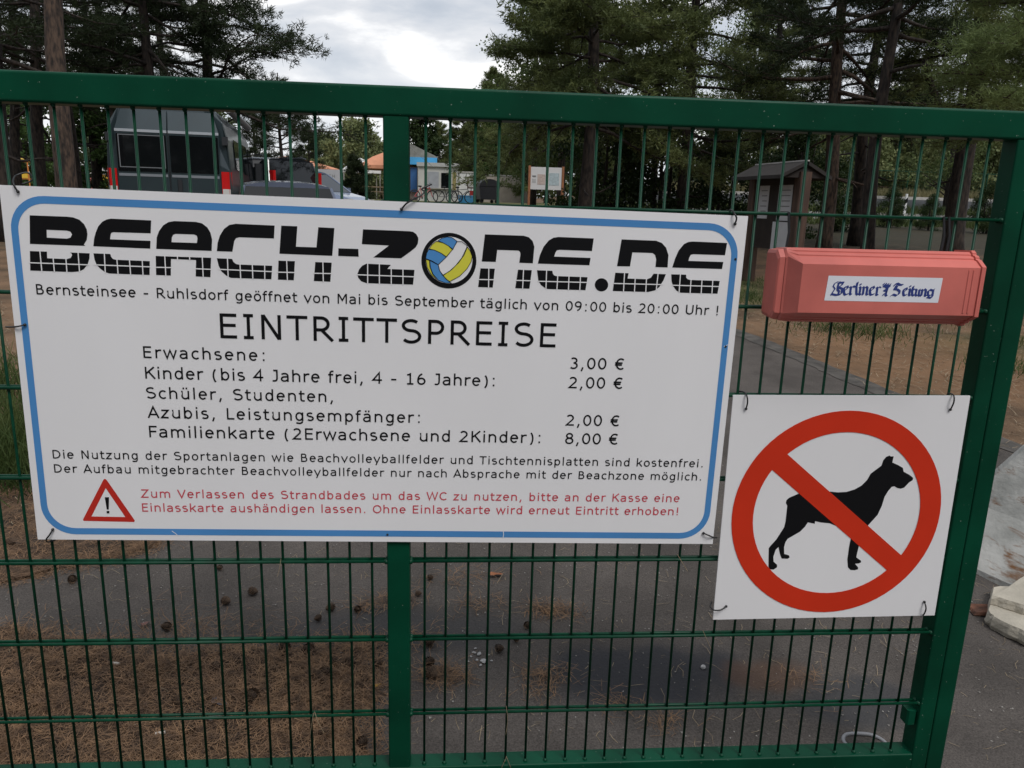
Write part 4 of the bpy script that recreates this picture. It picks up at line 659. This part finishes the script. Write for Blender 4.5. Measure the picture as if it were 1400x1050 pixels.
# bicycles
def bike(label,px,y,rz,m,basket=None):
    c=base(px,y); t=thing('bicycle',label,'bicycle',c,rz,'bicycles by the kiosk'); BK=RUBBER
    for x in (-.52,.52):
        wl=MB().torus((x,0,.34),.32,.03,(0,1,0),24,6).build('wheel',BK,t); q=MB()
        for k in range(8): a=math.pi*k/8; q.tube([(x-.31*math.cos(a),0,.34-.31*math.sin(a)),(x+.31*math.cos(a),0,.34+.31*math.sin(a))],.003,3,False)
        q.build('spokes',CHROME,wl)
    q=MB()
    for a,b_ in (((-.52,0,.34),(-.08,0,.30)),((-.08,0,.30),(-.2,0,.82)),((-.2,0,.75),(-.52,0,.34)),((-.2,0,.72),(.36,0,.78)),((-.08,0,.30),(.36,0,.70)),((.34,0,.86),(.52,0,.34))): q.tube([a,b_],.018,6)
    q.build('frame',m,t); MB().sphere((-.22,0,.86),.13,8,5,(1,.55,.35)).build('saddle',BK,t); MB().tube([(.2,-.28,1.02),(.32,-.2,.98),(.34,0,.95),(.32,.2,.98),(.2,.28,1.02)],.014,6).build('handlebar',BK,t)
    MB().disc((-.08,0,.30),.09,.02,12).build('chainring',STEEL,t)
    if basket: MB().loft([[(.50,-.12,.45),(.66,-.12,.45),(.66,.12,.45),(.50,.12,.45)],[(.48,-.13,.70),(.68,-.13,.70),(.68,.13,.70),(.48,.13,.70)]],True).build('basket',basket,t)
bike('black bicycle parked in front of the cream kiosk on the left',612,43,.15,mat('black_bike_frame',(.015,.015,.017),.4)); bike('dark bicycle on the right with a red bag on its front',630,42,-.1,mat('grey_bike_frame',(.04,.045,.05),.4),mat('red_bag',(.45,.03,.03),.7))
bike('bicycle with red mudguards half hidden by the long black tie',579,40,.5,mat('red_bike_frame',(.42,.03,.04),.4))
# playground pieces far left
PY=mat('yellow_play_panel',(.65,.42,.04),.5); PB=mat('blue_play_panel',(.10,.28,.62),.5); PO=mat('orange_play_panel',(.62,.22,.05),.5)
c=base(36,40); t=thing('climbing_frame','yellow and blue playground climbing frame seen between the left trunks','play frame',c,.2); t.scale=(.5,.5,.5)
for x in (-.9,.9):
    for y in (-.8,.8): MB().tube([(x,y,0),(x,y,2.9)],.06,6).build('post',PO,t)
MB().box(-.9,.9,-.85,.85,1.2,1.3).build('platform',PO,t); MB().box(-.84,.84,-.9,-.86,1.3,1.75).build('rail_panel',PY,t); MB().loft([[(-1,y,2.9),(1,y,2.9),(0,y,3.4)] for y in (-.9,.9)]).build('roof',PY,t); MB().loft([[(1.0,-.3,1.3),(1.0,.3,1.3),(1.0,.3,1.4),(1.0,-.3,1.4)],[(2.6,-.3,.15),(2.6,.3,.15),(2.6,.3,.25),(2.6,-.3,.25)]]).build('slide',PB,t)
c=base(141,40); t=thing('play_house','small pink and yellow playhouse left of the van','playhouse',c); MB().box(-.55,.1,-.4,.4,0,.9).build('wall',mat('pink_play_panel',(.62,.22,.2),.6),t); MB().box(.101,.6,-.4,.4,0,.95).build('side_panel',PY,t); MB().loft([[(-.62,y,.951),(.66,y,.951),(0,y,1.35)] for y in (-.5,.5)]).build('roof',KERB,t)
# information board
WDO=mat('orange_brown_post',(.30,.12,.05),.7,.2,6)
y=26; c=base(746,y); t=thing('information_board','white information board between two orange brown wooden posts','notice board',c)
x0,x1,z0,z1=[v-o for v,o in zip(face(726,228,767,260,y),(c[0],c[0],c[2],c[2]))]
pn=MB().box(x0,x1,-.02,.02,z0,z1).build('panel',mat('board_white',(.66,.65,.64),.5),t); W_=x1-x0; H_=z1-z0
MB().box(x0+.22*W_,x0+.47*W_,-.026,-.021,z0+.22*H_,z0+.68*H_).build('map',mat('pale_map',(.52,.42,.37),.6,.15,20),pn); MB().box(x0+.60*W_,x0+.92*W_,-.026,-.021,z0+.2*H_,z0+.75*H_).build('chart',mat('pale_blue_chart',(.42,.50,.52),.6,.15,20),pn); MB().box(x0+.05*W_,x0+.17*W_,-.026,-.021,z0+.55*H_,z0+.62*H_).build('text_block',mat('print_grey',(.2,.2,.2),.6),pn)
MB().box(x0+.05*W_,x0+.17*W_,-.026,-.021,z0+.3*H_,z0+.48*H_).build('text_block',mat('print_pale_grey',(.45,.45,.44),.6),pn)
for x in (x0-.045,x1+.045): MB().cbox(x-.04,x+.04,-.05,.05,-.1,z1+.04,.01).build('post',WDO,t)
# wooden notice shelter
WB=mat('brown_timber',(.072,.040,.028),.75,.3,5,bump=.3,stretch=(4,4,.5)); WBD=mat('dark_timber',(.022,.015,.012),.8,.3,5); TAR=mat('grey_roofing_felt',(.024,.020,.018),.85,.2,8)
pa=at(1092,300,9.0); pb=at(1030,300,10.2); ctr=(pa+pb)/2; ang=math.atan2(pb.y-pa.y,pb.x-pa.x); hl=Vector((pb.x-pa.x,pb.y-pa.y)).length/2
gy=gz(ctr.x,ctr.y); t=thing('notice_shelter','wooden notice shelter with a small pitched roof and white papers','notice board',(ctr.x,ctr.y,gy),ang)
ze=at(1093,240,9.0).z-gy; zr=at(1098,220,8.9).z-gy
for s in (-1,1): MB().cbox(s*hl-.085,s*hl+.085,-.085,.085,-.2,ze+.05,.015).build('post',WB,t)
MB().box(-hl+.086,hl-.086,-.02,.03,.55,ze-.02).build('back_board',WBD,t)
rl=hl+.07
for s in (-1,1): MB().loft([[(x,s*.02,zr),(x,s*.02,zr-.05),(x,s*.40,ze-.05),(x,s*.40,ze)] for x in (-rl,rl)]).build('roof_slope',TAR,t)
MB().box(-rl+.01,rl-.01,-.03,.03,zr+.001,zr+.02).build('ridge_highlight',KERB,t)  # pale strip paints the light reflecting along the ridge
for x in (-rl+.06,rl-.06): MB().loft([[(x+d_,-.35,ze-.03),(x+d_,.35,ze-.03),(x+d_,0,zr-.07)] for d_ in (-.02,.02)]).build('gable_board',WBD,t)
MB().box(-hl,hl,-.05,.05,ze-.12,ze-.03).build('beam',WBD,t)
PAP=mat('white_paper',(.55,.55,.57),.7,.05,4); sd_=1       # the side towards the gate has +y in board space
for (u0,u1,v0,v1) in ((-hl+.17,-hl+.52,ze-.62,ze-.12),(-hl+.14,-hl+.60,ze-1.12,ze-.64),(-hl+.78,-hl+1.05,ze-.60,ze-.12)):
    pp=MB().box(u0,u1,.0305,.036,v0,v1).build('paper_sheet',PAP,t)
    if v1>ze-.3: 
        q=MB()
        for k in range(5): q.box(u0+.04,u1-.06-.02*(k%3),.0365,.038,v1-.08-k*.075,v1-.065-k*.075)
        q.build('printed_lines',mat('print_grey',(.2,.2,.2),.6),pp)
# marker post and mesh fence by the road
c=base(1235,30.5); c=(c[0],30.5,gz(c[0],30.5)); t=thing('marker_post','white roadside marker post with a black band','marker post',c); zt=at(1238,265,30.5).z-c[2]
MB().cbox(-.05,.05,-.04,.04,-.1,zt,.02).build('post',mat('marker_white',(.72,.72,.70),.5),t); MB().loft([[(-.0525,-.043,zt-.45),(.0525,-.043,zt-.34),(.0525,.043,zt-.34),(-.0525,.043,zt-.45)],[(-.0525,-.043,zt-.24),(.0525,-.043,zt-.13),(.0525,.043,zt-.13),(-.0525,.043,zt-.24)]]).build('black_band',BLACK,t)
yf=44; x0=at(1125,300,yf).x; x1=at(1440,300,yf).x; t=thing('mesh_fence','low green mesh fence beyond the road','fence',(x0,yf,gz(x0,yf)))
n=int((x1-x0)/2.5)+1
for i in range(n+1): MB().box(i*2.5-.03,i*2.5+.03,-.03,.03,-.1,1.65).build('fence_post',WIRE,t)
for i in range(n):
    q=MB()
    for k in range(13): q.box(i*2.5+.031+k*.2,i*2.5+.039+k*.2,-.004,.004,.05,1.6)
    for k in range(9): q.box(i*2.5+.031,i*2.5+2.469,-.012,-.0045,.06+k*.19,.068+k*.19)
    q.box(i*2.5+.031,i*2.5+2.469,-.02,.02,1.59,1.63); q.build('mesh_panel',WIRE,t)
# dry verge grass beyond the road
n=14000; X=g.uniform(12,40,n); Y=g.uniform(39.6,46,n); Z=np.array([gz(a,b_) for a,b_ in zip(X,Y)]); c=np.stack([X,Y,Z],1); d=unit(g.normal(0,.35,(n,3))+np.array((0,0,1))); s=unit(np.cross(d,g.normal(0,1,(n,3)))); l=g.uniform(.25,.75,(n,1))
m_=9000; X2=g.uniform(6,30,m_); Y2=np.where(g.uniform(0,1,m_)>.45,g.normal(28.2,.7,m_),g.normal(33.2,.35,m_)); Z2=np.array([gz(a,b_) for a,b_ in zip(X2,Y2)]); c2=np.stack([X2,Y2,Z2],1); d2=unit(g.normal(0,.35,(m_,3))+np.array((0,0,1))); s2=unit(np.cross(d2,g.normal(0,1,(m_,3)))); l2=g.uniform(.15,.5,(m_,1)); kind(arrays('verge_weeds',np.stack([c2-s2*.03,c2+s2*.03,c2+d2*l2],1),3,leafmat('verge_weed_green',(.045,.07,.02),(.12,.14,.05),.7)),'stuff')
kind(arrays('verge_grass',np.stack([c-s*.03,c+s*.03,c+d*l],1),3,leafmat('dry_grass',(.13,.125,.055),(.27,.24,.13),.7)),'stuff')
# ------------------------------------------------------------------ unseen wood added behind the viewer to darken reflections
g=np.random.default_rng(78); n=42000; th=g.uniform(math.pi-1.9,math.pi+1.9,n); rr=g.uniform(24,32,n); X=np.sin(th)*rr; Y=np.cos(th)*rr
top=10.5+1.5*np.sin(th*13)+1.2*np.sin(th*29+1); Z=top*(1-g.uniform(0,1,n)**1.2); c=np.stack([X,Y,Z],1); d=unit(g.normal(0,1,(n,3))); s=unit(np.cross(d,g.normal(0,1,(n,3)))); l=g.uniform(.5,1.1,(n,1))
kind(arrays('unseen_wood',np.stack([c-s*l*.35,c+s*l*.35,c+d*l],1),3,NEED_D),'stuff')
# ------------------------------------------------------------------ needles, grass and litter on the ground
def gzv(x,y): return np.where(y<0,0,.042*np.minimum(y,30))
def scatter_poly(poly,n,g):
    P_=np.array(poly); lo,hi=P_.min(0),P_.max(0); out=[]
    while sum(len(o) for o in out)<n:
        q=g.uniform(lo,hi,(n*2,2)); ins=np.zeros(len(q),bool)
        for i in range(len(P_)):
            a,b_=P_[i],P_[i-1]; cnd=((a[1]>q[:,1])!=(b_[1]>q[:,1]))&(q[:,0]<(b_[0]-a[0])*(q[:,1]-a[1])/(b_[1]-a[1]+1e-12)+a[0]); ins^=cnd
        out.append(q[ins])
    return np.concatenate(out)[:n]
def needle_mesh(xy,g,ln=(.03,.075),wd=(.0011,.0018),hmax=.012,flat=.25,z0=.005):
    n=len(xy); a=g.uniform(0,2*math.pi,n); d=unit(np.stack([np.cos(a),np.sin(a),g.normal(0,flat,n)],1)); s=np.stack([-np.sin(a),np.cos(a),np.zeros(n)],1)
    c=np.stack([xy[:,0],xy[:,1],gzv(xy[:,0],xy[:,1])+z0+hmax*g.uniform(0,1,n)**2],1); l=g.uniform(*ln,(n,1)); w_=g.uniform(*wd,(n,1))
    bend=s*l*g.normal(0,.12,(n,1)); e=c+d*l; m_=c+d*l*.5+bend
    return np.concatenate([np.stack([c-s*w_*.5,c+s*w_*.5,m_+s*w_*.5,m_-s*w_*.5],1),np.stack([m_-s*w_*.5,m_+s*w_*.5,e+s*w_*.4,e-s*w_*.4],1)])
NEEDLE=mat('fallen_needles',(.060,.034,.020),.8,0,28,(.32,.185,.095),coord='Object',det=4,lo=.3,hi=.72); NEEDLEP=mat('pale_dry_needles',(.11,.078,.048),.8,0,25,(.36,.28,.18)); LITTER=mat('needle_litter_bed',(.032,.021,.014),.95,0,9,(.115,.066,.036),bump=.8,bscale=130,det=10)  # litter bed coloured dark to paint in shaded depth under the needles
g=np.random.default_rng(9)
beds=[[(-1.75,.76),(-1.45,.78),(-1.2,.70),(-.9,.60),(-.7,.66),(-.48,.60),(-.30,.52),(-.24,.40),(-.28,.30),(-.22,.16),(-.18,.06),(-1.6,.05)],[(-2.9,.98),(-2.1,.95),(-1.70,1.08),(-1.5,1.20),(-1.29,1.30),(-1.22,1.42),(-1.18,1.9),(-2.6,2.2)]]
for i,bd in enumerate(beds):
    q=MB(); P_=[]
    for k in range(len(bd)):
        a,b_=bd[k],bd[(k+1)%len(bd)]; m_=max(2,int(math.hypot(b_[0]-a[0],b_[1]-a[1])/.03))
        for j in range(m_): t=j/m_; P_.append((a[0]+(b_[0]-a[0])*t+g.normal(0,.013),a[1]+(b_[1]-a[1])*t+g.normal(0,.013)))
    tr=tessellate_polygon([[Vector((p[0],p[1],0)) for p in P_]]); q.add([(p[0],p[1],gz(p[0],p[1])+.0085) for p in P_],[t if (P_[t[1]][0]-P_[t[0]][0])*(P_[t[2]][1]-P_[t[0]][1])-(P_[t[1]][1]-P_[t[0]][1])*(P_[t[2]][0]-P_[t[0]][0])>0 else t[::-1] for t in tr])
    kind(q.build('needle_bed',LITTER),'stuff')
def fringe(bd,n):
    o=[]
    for _ in range(n):
        k=int(g.integers(0,len(bd))); t=g.uniform(); a,b_=bd[k],bd[(k+1)%len(bd)]; o.append((a[0]+(b_[0]-a[0])*t+g.normal(0,.035),a[1]+(b_[1]-a[1])*t+g.normal(0,.035)))
    return np.array(o)
A=[needle_mesh(fringe(beds[0],2600),g,hmax=.01,z0=.007),needle_mesh(fringe(beds[1],2600),g,hmax=.01,z0=.007),needle_mesh(scatter_poly(beds[0],12500,g),g,hmax=.022,z0=.010),needle_mesh(scatter_poly(beds[1],9000,g),g,hmax=.02,z0=.010)]
for (x,y,r,n) in [(g.uniform(-1.4,-.3),g.uniform(.1,.6),.05,330) for _ in range(16)]+[(-.30,.66,.07,420),(-.30,.52,.12,700),(-.45,.62,.10,500),(-.02,.50,.055,260),(.30,.50,.05,130),(.28,.42,.05,60),(.40,.84,.05,110),(.33,.86,.05,140),(.5,.36,.06,60),(-.20,.95,.06,140),(-.30,.90,.05,90),(-.9,.72,.2,500),(.02,1.1,.1,110),(.1,.9,.08,70),(1.1,.45,.09,45),(.62,.27,.05,60),(-.10,.70,.05,80)]:
    A.append(needle_mesh(g.normal(0,r*.6,(n,2))*np.array((1.25,.8))+np.array((x,y)),g,hmax=.026,z0=.006))
kind(arrays('fallen_needles',np.concatenate(A),4,NEEDLE),'stuff')
A=[needle_mesh(g.uniform((-1.6,.05),(2.6,2.2),(2300,2)),g,ln=(.015,.06),hmax=.004),needle_mesh(g.uniform((3.2,1.5),(8,9),(9000,2)),g,ln=(.05,.12),wd=(.003,.005),hmax=.01),needle_mesh(g.uniform((-6,1.5),(-1.3,7),(5000,2)),g,ln=(.05,.12),wd=(.003,.005),hmax=.01)]
V=np.concatenate(A); kind(arrays('scattered_needles',V,4,NEEDLEP),'stuff')
# grit: small pale specks and chips on the asphalt
n=2600; xy=g.uniform((-1.6,.05),(2.6,2.4),(n,2)); a=g.uniform(0,6.28,(n,1)); r=g.uniform(.0012,.0045,(n,1))*np.where(g.uniform(0,1,(n,1))>.96,2,1); c=np.stack([xy[:,0],xy[:,1],gzv(xy[:,0],xy[:,1])+.0075],1)
V=np.stack([c+np.concatenate([r*np.cos(a+k*2.1),r*np.sin(a+k*2.1),np.zeros((n,1))+.001*k],1) for k in range(3)],1); kind(arrays('grit',V,3,mat('pale_grit',(.10,.09,.08),.9,0,30,(.34,.32,.29))),'stuff')
def grass(name,spots,m,hgt=(.12,.4),wd=.006):
    A=[]
    for (x,y,rx,ry,n) in spots:
        xy=g.normal(0,.5,(n,2))*np.array((rx,ry))+np.array((x,y)); c=np.stack([xy[:,0],xy[:,1],gzv(xy[:,0],xy[:,1])-.005],1); d=unit(g.normal(0,.38,(n,3))+np.array((0,0,1))); s=unit(np.cross(d,g.normal(0,1,(n,3)))); l=g.uniform(*hgt,(n,1)); bend=g.normal(0,.16,(n,3))*l*np.array((1,1,.3)); mid=c+d*l*.55; e=c+d*l+bend
        A.append(np.stack([c-s*wd*.5,c+s*wd*.5,mid+s*wd*.42,mid-s*wd*.42],1)); A.append(np.stack([mid-s*wd*.42,mid+s*wd*.42,e+s*wd*.05,e-s*wd*.05],1))
    return kind(arrays(name,np.concatenate(A),4,m),'stuff')
GR=leafmat('meadow_grass',(.045,.075,.02),(.13,.16,.055),3)
grass('grass',[(-2.35,2.5,.42,.35,1500),(-2.1,2.05,.3,.2,500),(-3.2,3.4,.9,.7,1600)],GR)
grass('short_grass',[(4.3,6.2,.6,.5,700),(5.3,7.4,1.0,.8,1200),(3.9,8.4,.7,.7,900),(6.2,5.6,.7,.5,600),(4.9,4.6,.35,.3,250),(5.6,9.6,1.5,1,1500),(-2.9,1.5,.5,.25,300)],GR,(.04,.13),.007)
# pine cones
CONE=mat('pine_cone_scales',(.035,.022,.015),.85,0,60,(.12,.075,.045))
def cone_mesh():
    q=MB(); q.sphere((0,0,.019),.016,10,6,(1.6,1,1))
    for i in range(70):
        u=(i+.5)/70; x=.024-.046*u; rr=.019*math.sin(math.pi*min(1,.12+.86*u))**.6; a=i*2.39996; nrm=Vector((.35,math.cos(a),math.sin(a))).normalized(); t=Vector((0,-math.sin(a),math.cos(a))); p=Vector((x,rr*math.cos(a),.019+rr*math.sin(a)))
        tip=p+nrm*.007+Vector((.003,0,0)); q.add([p-t*.0055,p+t*.0055,tip+t*.0035,tip-t*.0035],[(0,1,2,3)])
    return q
c0=None
for i,(px,py,s) in enumerate(((98,798,1),(310,829,1),(346,816,1.05),(300,781,.7),(452,838,1),(435,851,.8),(489,838,.8),(70,887,1.1),(227,863,1),(388,893,1.2),(420,897,1.2),(297,917,.8),(458,914,1.15),(480,913,1.0),(435,935,1.2),(520,915,.9),(445,925,1.1),(245,967,1),(344,960,1.3),(262,1006,.9),(16,747,1),(586,885,1),(588,913,1.1),(590,930,1.2),(683,894,.9),(722,861,.8),(589,795,.7),(573,817,.7),(443,1008,.9),(705,880,.6),(496,1022,1.0),(35,955,1.0))):
    P_=None; z=0
    for _ in range(30):
        d=RW@Vector(((px-700)/1038.296,(py-525)/1038.296,1)); P_=CAM+d*((z-CAM.z)/d.z); z=.5*z+.5*gz(P_.x,P_.y)
    lc=(P_.x,P_.y,gz(P_.x,P_.y)+.009)
    if c0 is None: c0=cone_mesh().build('pine_cone',CONE); tag(c0,'open brown pine cone lying on the ground behind the gate','pine cone','pine cones on the ground behind the gate'); c0.location=lc; o=c0
    else: o=dup(c0,lc)
    o.rotation_euler=(random.uniform(-.3,.3),random.uniform(-.2,.2),random.uniform(-.9,.9)+random.choice((0,3.14))); o.scale=(.64*s,)*3
def gpt(px,py):
    z=0
    for _ in range(30):
        d=RW@Vector(((px-700)/1038.296,(py-525)/1038.296,1)); p=CAM+d*((z-CAM.z)/d.z); z=.5*z+.5*gz(p.x,p.y)
    return p
def leaf(label,px,py,ln,wd,rot,m,name='dry_leaf',cat='leaf'):
    p=gpt(px,py); q=MB(); n=10; v=[];f=[]
    for i in range(n+1):
        t=i/n; w_=wd*math.sin(math.pi*min(1,t*.97+.015))**.8*(1+.18*math.sin(9*t)); x=ln*(t-.5); v+=[(x,-w_/2,.004+.006*math.sin(3*t)),(x,0,.001),(x,w_/2,.005+.004*math.cos(4*t))]
    for i in range(n): a=3*i; f+=[(a,a+3,a+4,a+1),(a+1,a+4,a+5,a+2)]
    o=q.add(v,f).build(name,m,None,True); o.location=(p.x,p.y,gz(p.x,p.y)+.012); o.rotation_euler=(0,0,rot); tag(o,label,cat); return o
leaf('orange brown dry leaf on the asphalt below the price sign',678,790,.06,.035,.1,mat('orange_leaf',(.30,.11,.045),.7,.15,40))
leaf('small yellow leaf beside the needle bed left of the middle post',516,943,.03,.022,.7,mat('yellow_leaf',(.45,.26,.05),.7))
leaf('greyish purple dry leaf on the needle bed at the lower left',300,966,.055,.035,-.5,mat('grey_leaf',(.16,.14,.15),.7,.15,40))
leaf('brown curled leaf at the far left of the needle bed',50,966,.075,.05,.4,mat('brown_leaf',(.19,.105,.06),.7,.2,40))
leaf('small reddish leaf on the asphalt below the sign, left part',199,858,.03,.03,1.2,mat('reddish_leaf',(.16,.075,.06),.7))
leaf('pale grey leaf on the needle bed right of the purple leaf',297,988,.05,.03,.2,mat('pale_leaf',(.24,.23,.22),.7))
def stub(label,px,py,ln,rot): p=gpt(px,py); o=MB().tube([(-ln/2,0,.006),(ln/2,0,.007)],.0042,8).build('cigarette_end',mat('stub_paper',(.55,.50,.44),.8)); o.location=(p.x,p.y,gz(p.x,p.y)+.012); o.rotation_euler=(0,0,rot); tag(o,label,'cigarette end')
stub('white cigarette end at the upper edge of the needle bed',158,914,.028,-.2); stub('white cigarette end low in the needle bed',220,1010,.026,.15)
STN=mat('pale_chip_stone',(.42,.41,.40),.9,.15,60,bump=.3)
def stone(label,px,py,r,grp=None):
    p=gpt(px,py); q=MB().sphere((0,0,0),r,7,4,(1.2,.9,.55)); q.v=[(x*random.uniform(.8,1.2),y*random.uniform(.8,1.2),z*random.uniform(.8,1.1)) for x,y,z in q.v]; o=q.build('stone_chip',STN); o.location=(p.x,p.y,gz(p.x,p.y)+.006+r*.3); o.rotation_euler=(0,0,random.uniform(0,6)); tag(o,label,'stone',grp)
stone('flat pale stone chip on the asphalt left of the orange stain',961,915,.010)
for px,py,r in ((648,895,.006),(655,897,.008),(661,907,.011),(652,905,.005),(644,900,.004),(667,898,.005),(657,912,.005),(640,907,.004),(672,906,.004),(650,889,.004)): stone('white stone crumb in the small heap right of the middle post',px,py,r,'white crumbs right of the middle post')
p=gpt(1180,1016); o=MB().tube(smooth([(-.045,.035,.004),(-.058,.07,.008),(-.035,.095,.012),(.03,.088,.014),(.058,.06,.01),(.05,.035,.004)],6),.0055,8).build('pipe_loop',mat('grey_plastic_pipe',(.26,.26,.27),.5),None,True); o.location=(p.x,p.y-.07,.006); tag(o,'bent light grey pipe loop on the asphalt at the lower right','pipe')
for i,(lab,pth) in enumerate((('pair of dry pine needles hanging over the lowest wire left of the middle post',((424,1004,-.014),(427,985,-.016),(430,973,-.006),(434,985,-.016),(443,1002,-.014))),('pair of dry pine needles standing on the bottom rail right of the middle post',((686,1049,-.012),(692,1036,-.012),(692.5,1035,-.012),(698,1049,-.012))),('long dry pine needle hanging from the wire right of the middle post',((692,965,-.012),(694,985,-.013),(691.5,1004,-.012))),('dry pine needle caught on the upper wire left of the dog sign',((926,758,-.014),(932,768,-.015),(940,781,-.013))),('dry pine needle on the wire below the dog sign',((961,862,-.013),(966,874,-.014),(972,887,-.012))),('dry pine needle caught on the wire below the price sign, near its left third',((384,764,-.013),(382,778,-.014),(379,788,-.012))))):
    ps=[at(*a) for a in pth]; c=ps[0].copy(); o=MB().tube([tuple(a-c) for a in smooth(ps,3)],.0007,4).build('dry_needle',NEEDLEP); o.location=c; tag(o,lab,'pine needle')
# ------------------------------------------------------------------ rusty concrete block and broken slabs on the right
CONC=mat('weathered_white_concrete',(.26,.26,.24),.9,0,6,(.46,.45,.42),bump=.35,bscale=45); t_=CONC.node_tree; pb=t_.nodes['Principled BSDF']; src=pb.inputs['Base Color'].links[0].from_socket
co=t_.nodes.new('ShaderNodeTexCoord').outputs['Object']; mp=t_.nodes.new('ShaderNodeMapping'); mp.inputs['Scale'].default_value=(3.5,3.5,9); mp.inputs['Rotation'].default_value=(0,.5,0); t_.links.new(co,mp.inputs[0])
nn=t_.nodes.new('ShaderNodeTexNoise'); nn.inputs['Scale'].default_value=1.6; nn.inputs['Detail'].default_value=9; nn.inputs['Roughness'].default_value=.65; nn.inputs['Distortion'].default_value=.6; t_.links.new(mp.outputs[0],nn.inputs['Vector'])
rr_=t_.nodes.new('ShaderNodeMapRange'); t_.links.new(nn.outputs['Fac'],rr_.inputs[0]); rr_.inputs[1].default_value=.54; rr_.inputs[2].default_value=.66
xx=t_.nodes.new('ShaderNodeMix'); xx.data_type='RGBA'; t_.links.new(rr_.outputs[0],xx.inputs[0]); t_.links.new(src,xx.inputs[6]); xx.inputs[7].default_value=(.16,.075,.03,1); t_.links.new(xx.outputs[2],pb.inputs['Base Color'])
bx=thing('concrete_block','pale sloping concrete block with rust stains right of the gate','concrete block',(2.62,1.25,.03),.35); bx.scale=(1,1,.8)
rg=lambda z,a,b_,c:[(-a+c,-b_,z),(a-c,-b_,z),(a,-b_+c,z),(a,b_-c,z),(a-c,b_,z),(-a+c,b_,z),(-a,b_-c,z),(-a,-b_+c,z)]
MB().loft([rg(-.05,.50,.42,.05),rg(.05,.49,.41,.05),rg(.30,.31,.27,.04),rg(.62,.16,.15,.03),rg(.66,.14,.13,.03)]).build('foot',CONC,bx); MB().tube([(0,0,.661),(0,0,1.0)],.03,10).build('bolt',STEEL,bx)
SLAB=mat('broken_beige_slab',(.42,.38,.31),.9,.14,9,bump=.5,bscale=60)
def slab(label,pl,z,th_,rot=(0,0,0)):
    v=[];cx_=sum(p[0] for p in pl)/len(pl);cy_=sum(p[1] for p in pl)/len(pl); P_=[]
    for k in range(len(pl)):
        a,b_=pl[k],pl[(k+1)%len(pl)]
        for j in range(4): t=j/4; P_.append((a[0]+(b_[0]-a[0])*t+random.uniform(-.004,.004)-cx_,a[1]+(b_[1]-a[1])*t+random.uniform(-.004,.004)-cy_))
    rings=[[(x*s+random.uniform(-.003,.003),y*s+random.uniform(-.003,.003),zz) for x,y in P_] for s,zz in ((.97,0),(1.0,th_*.3),(.985,th_*.75),(.955,th_))]
    o=MB().loft(rings).build('broken_slab',SLAB); o.location=(cx_,cy_,z); o.rotation_euler=rot; tag(o,label,'slab','broken slabs beside the gate')
a_=[gpt(*p) for p in ((1346,852),(1352,862),(1400,887),(1470,900),(1480,830),(1400,815),(1352,815))]
slab('larger broken beige slab lying flat on the asphalt right of the gate',[(p.x,p.y) for p in a_],.035,.05)
a_=[at(px,py,y) for px,py,y in ((1358,806,.80),(1400,832,.72),(1475,850,.70),(1480,800,.98),(1420,795,1.0))]
slab('smaller broken slab resting on top of the larger beige slab',[(p.x,p.y) for p in a_],.088,.045,(.03,-.05,0))
p=gpt(1334,838); o=MB().loft([[(-.06,-.03,0),(.05,-.04,0),(.06,.03,0),(-.04,.05,0)],[(-.05,-.025,.010),(.05,-.035,.014),(.055,.03,.010),(-.035,.045,.006)]]).build('rusty_scrap',mat('rusty_iron',(.11,.045,.025),.9,.5,25,bump=.5)); o.location=(p.x+.03,p.y,gz(p.x,p.y)+.008); tag(o,'rusty flat scrap of iron beside the broken slabs','scrap metal')
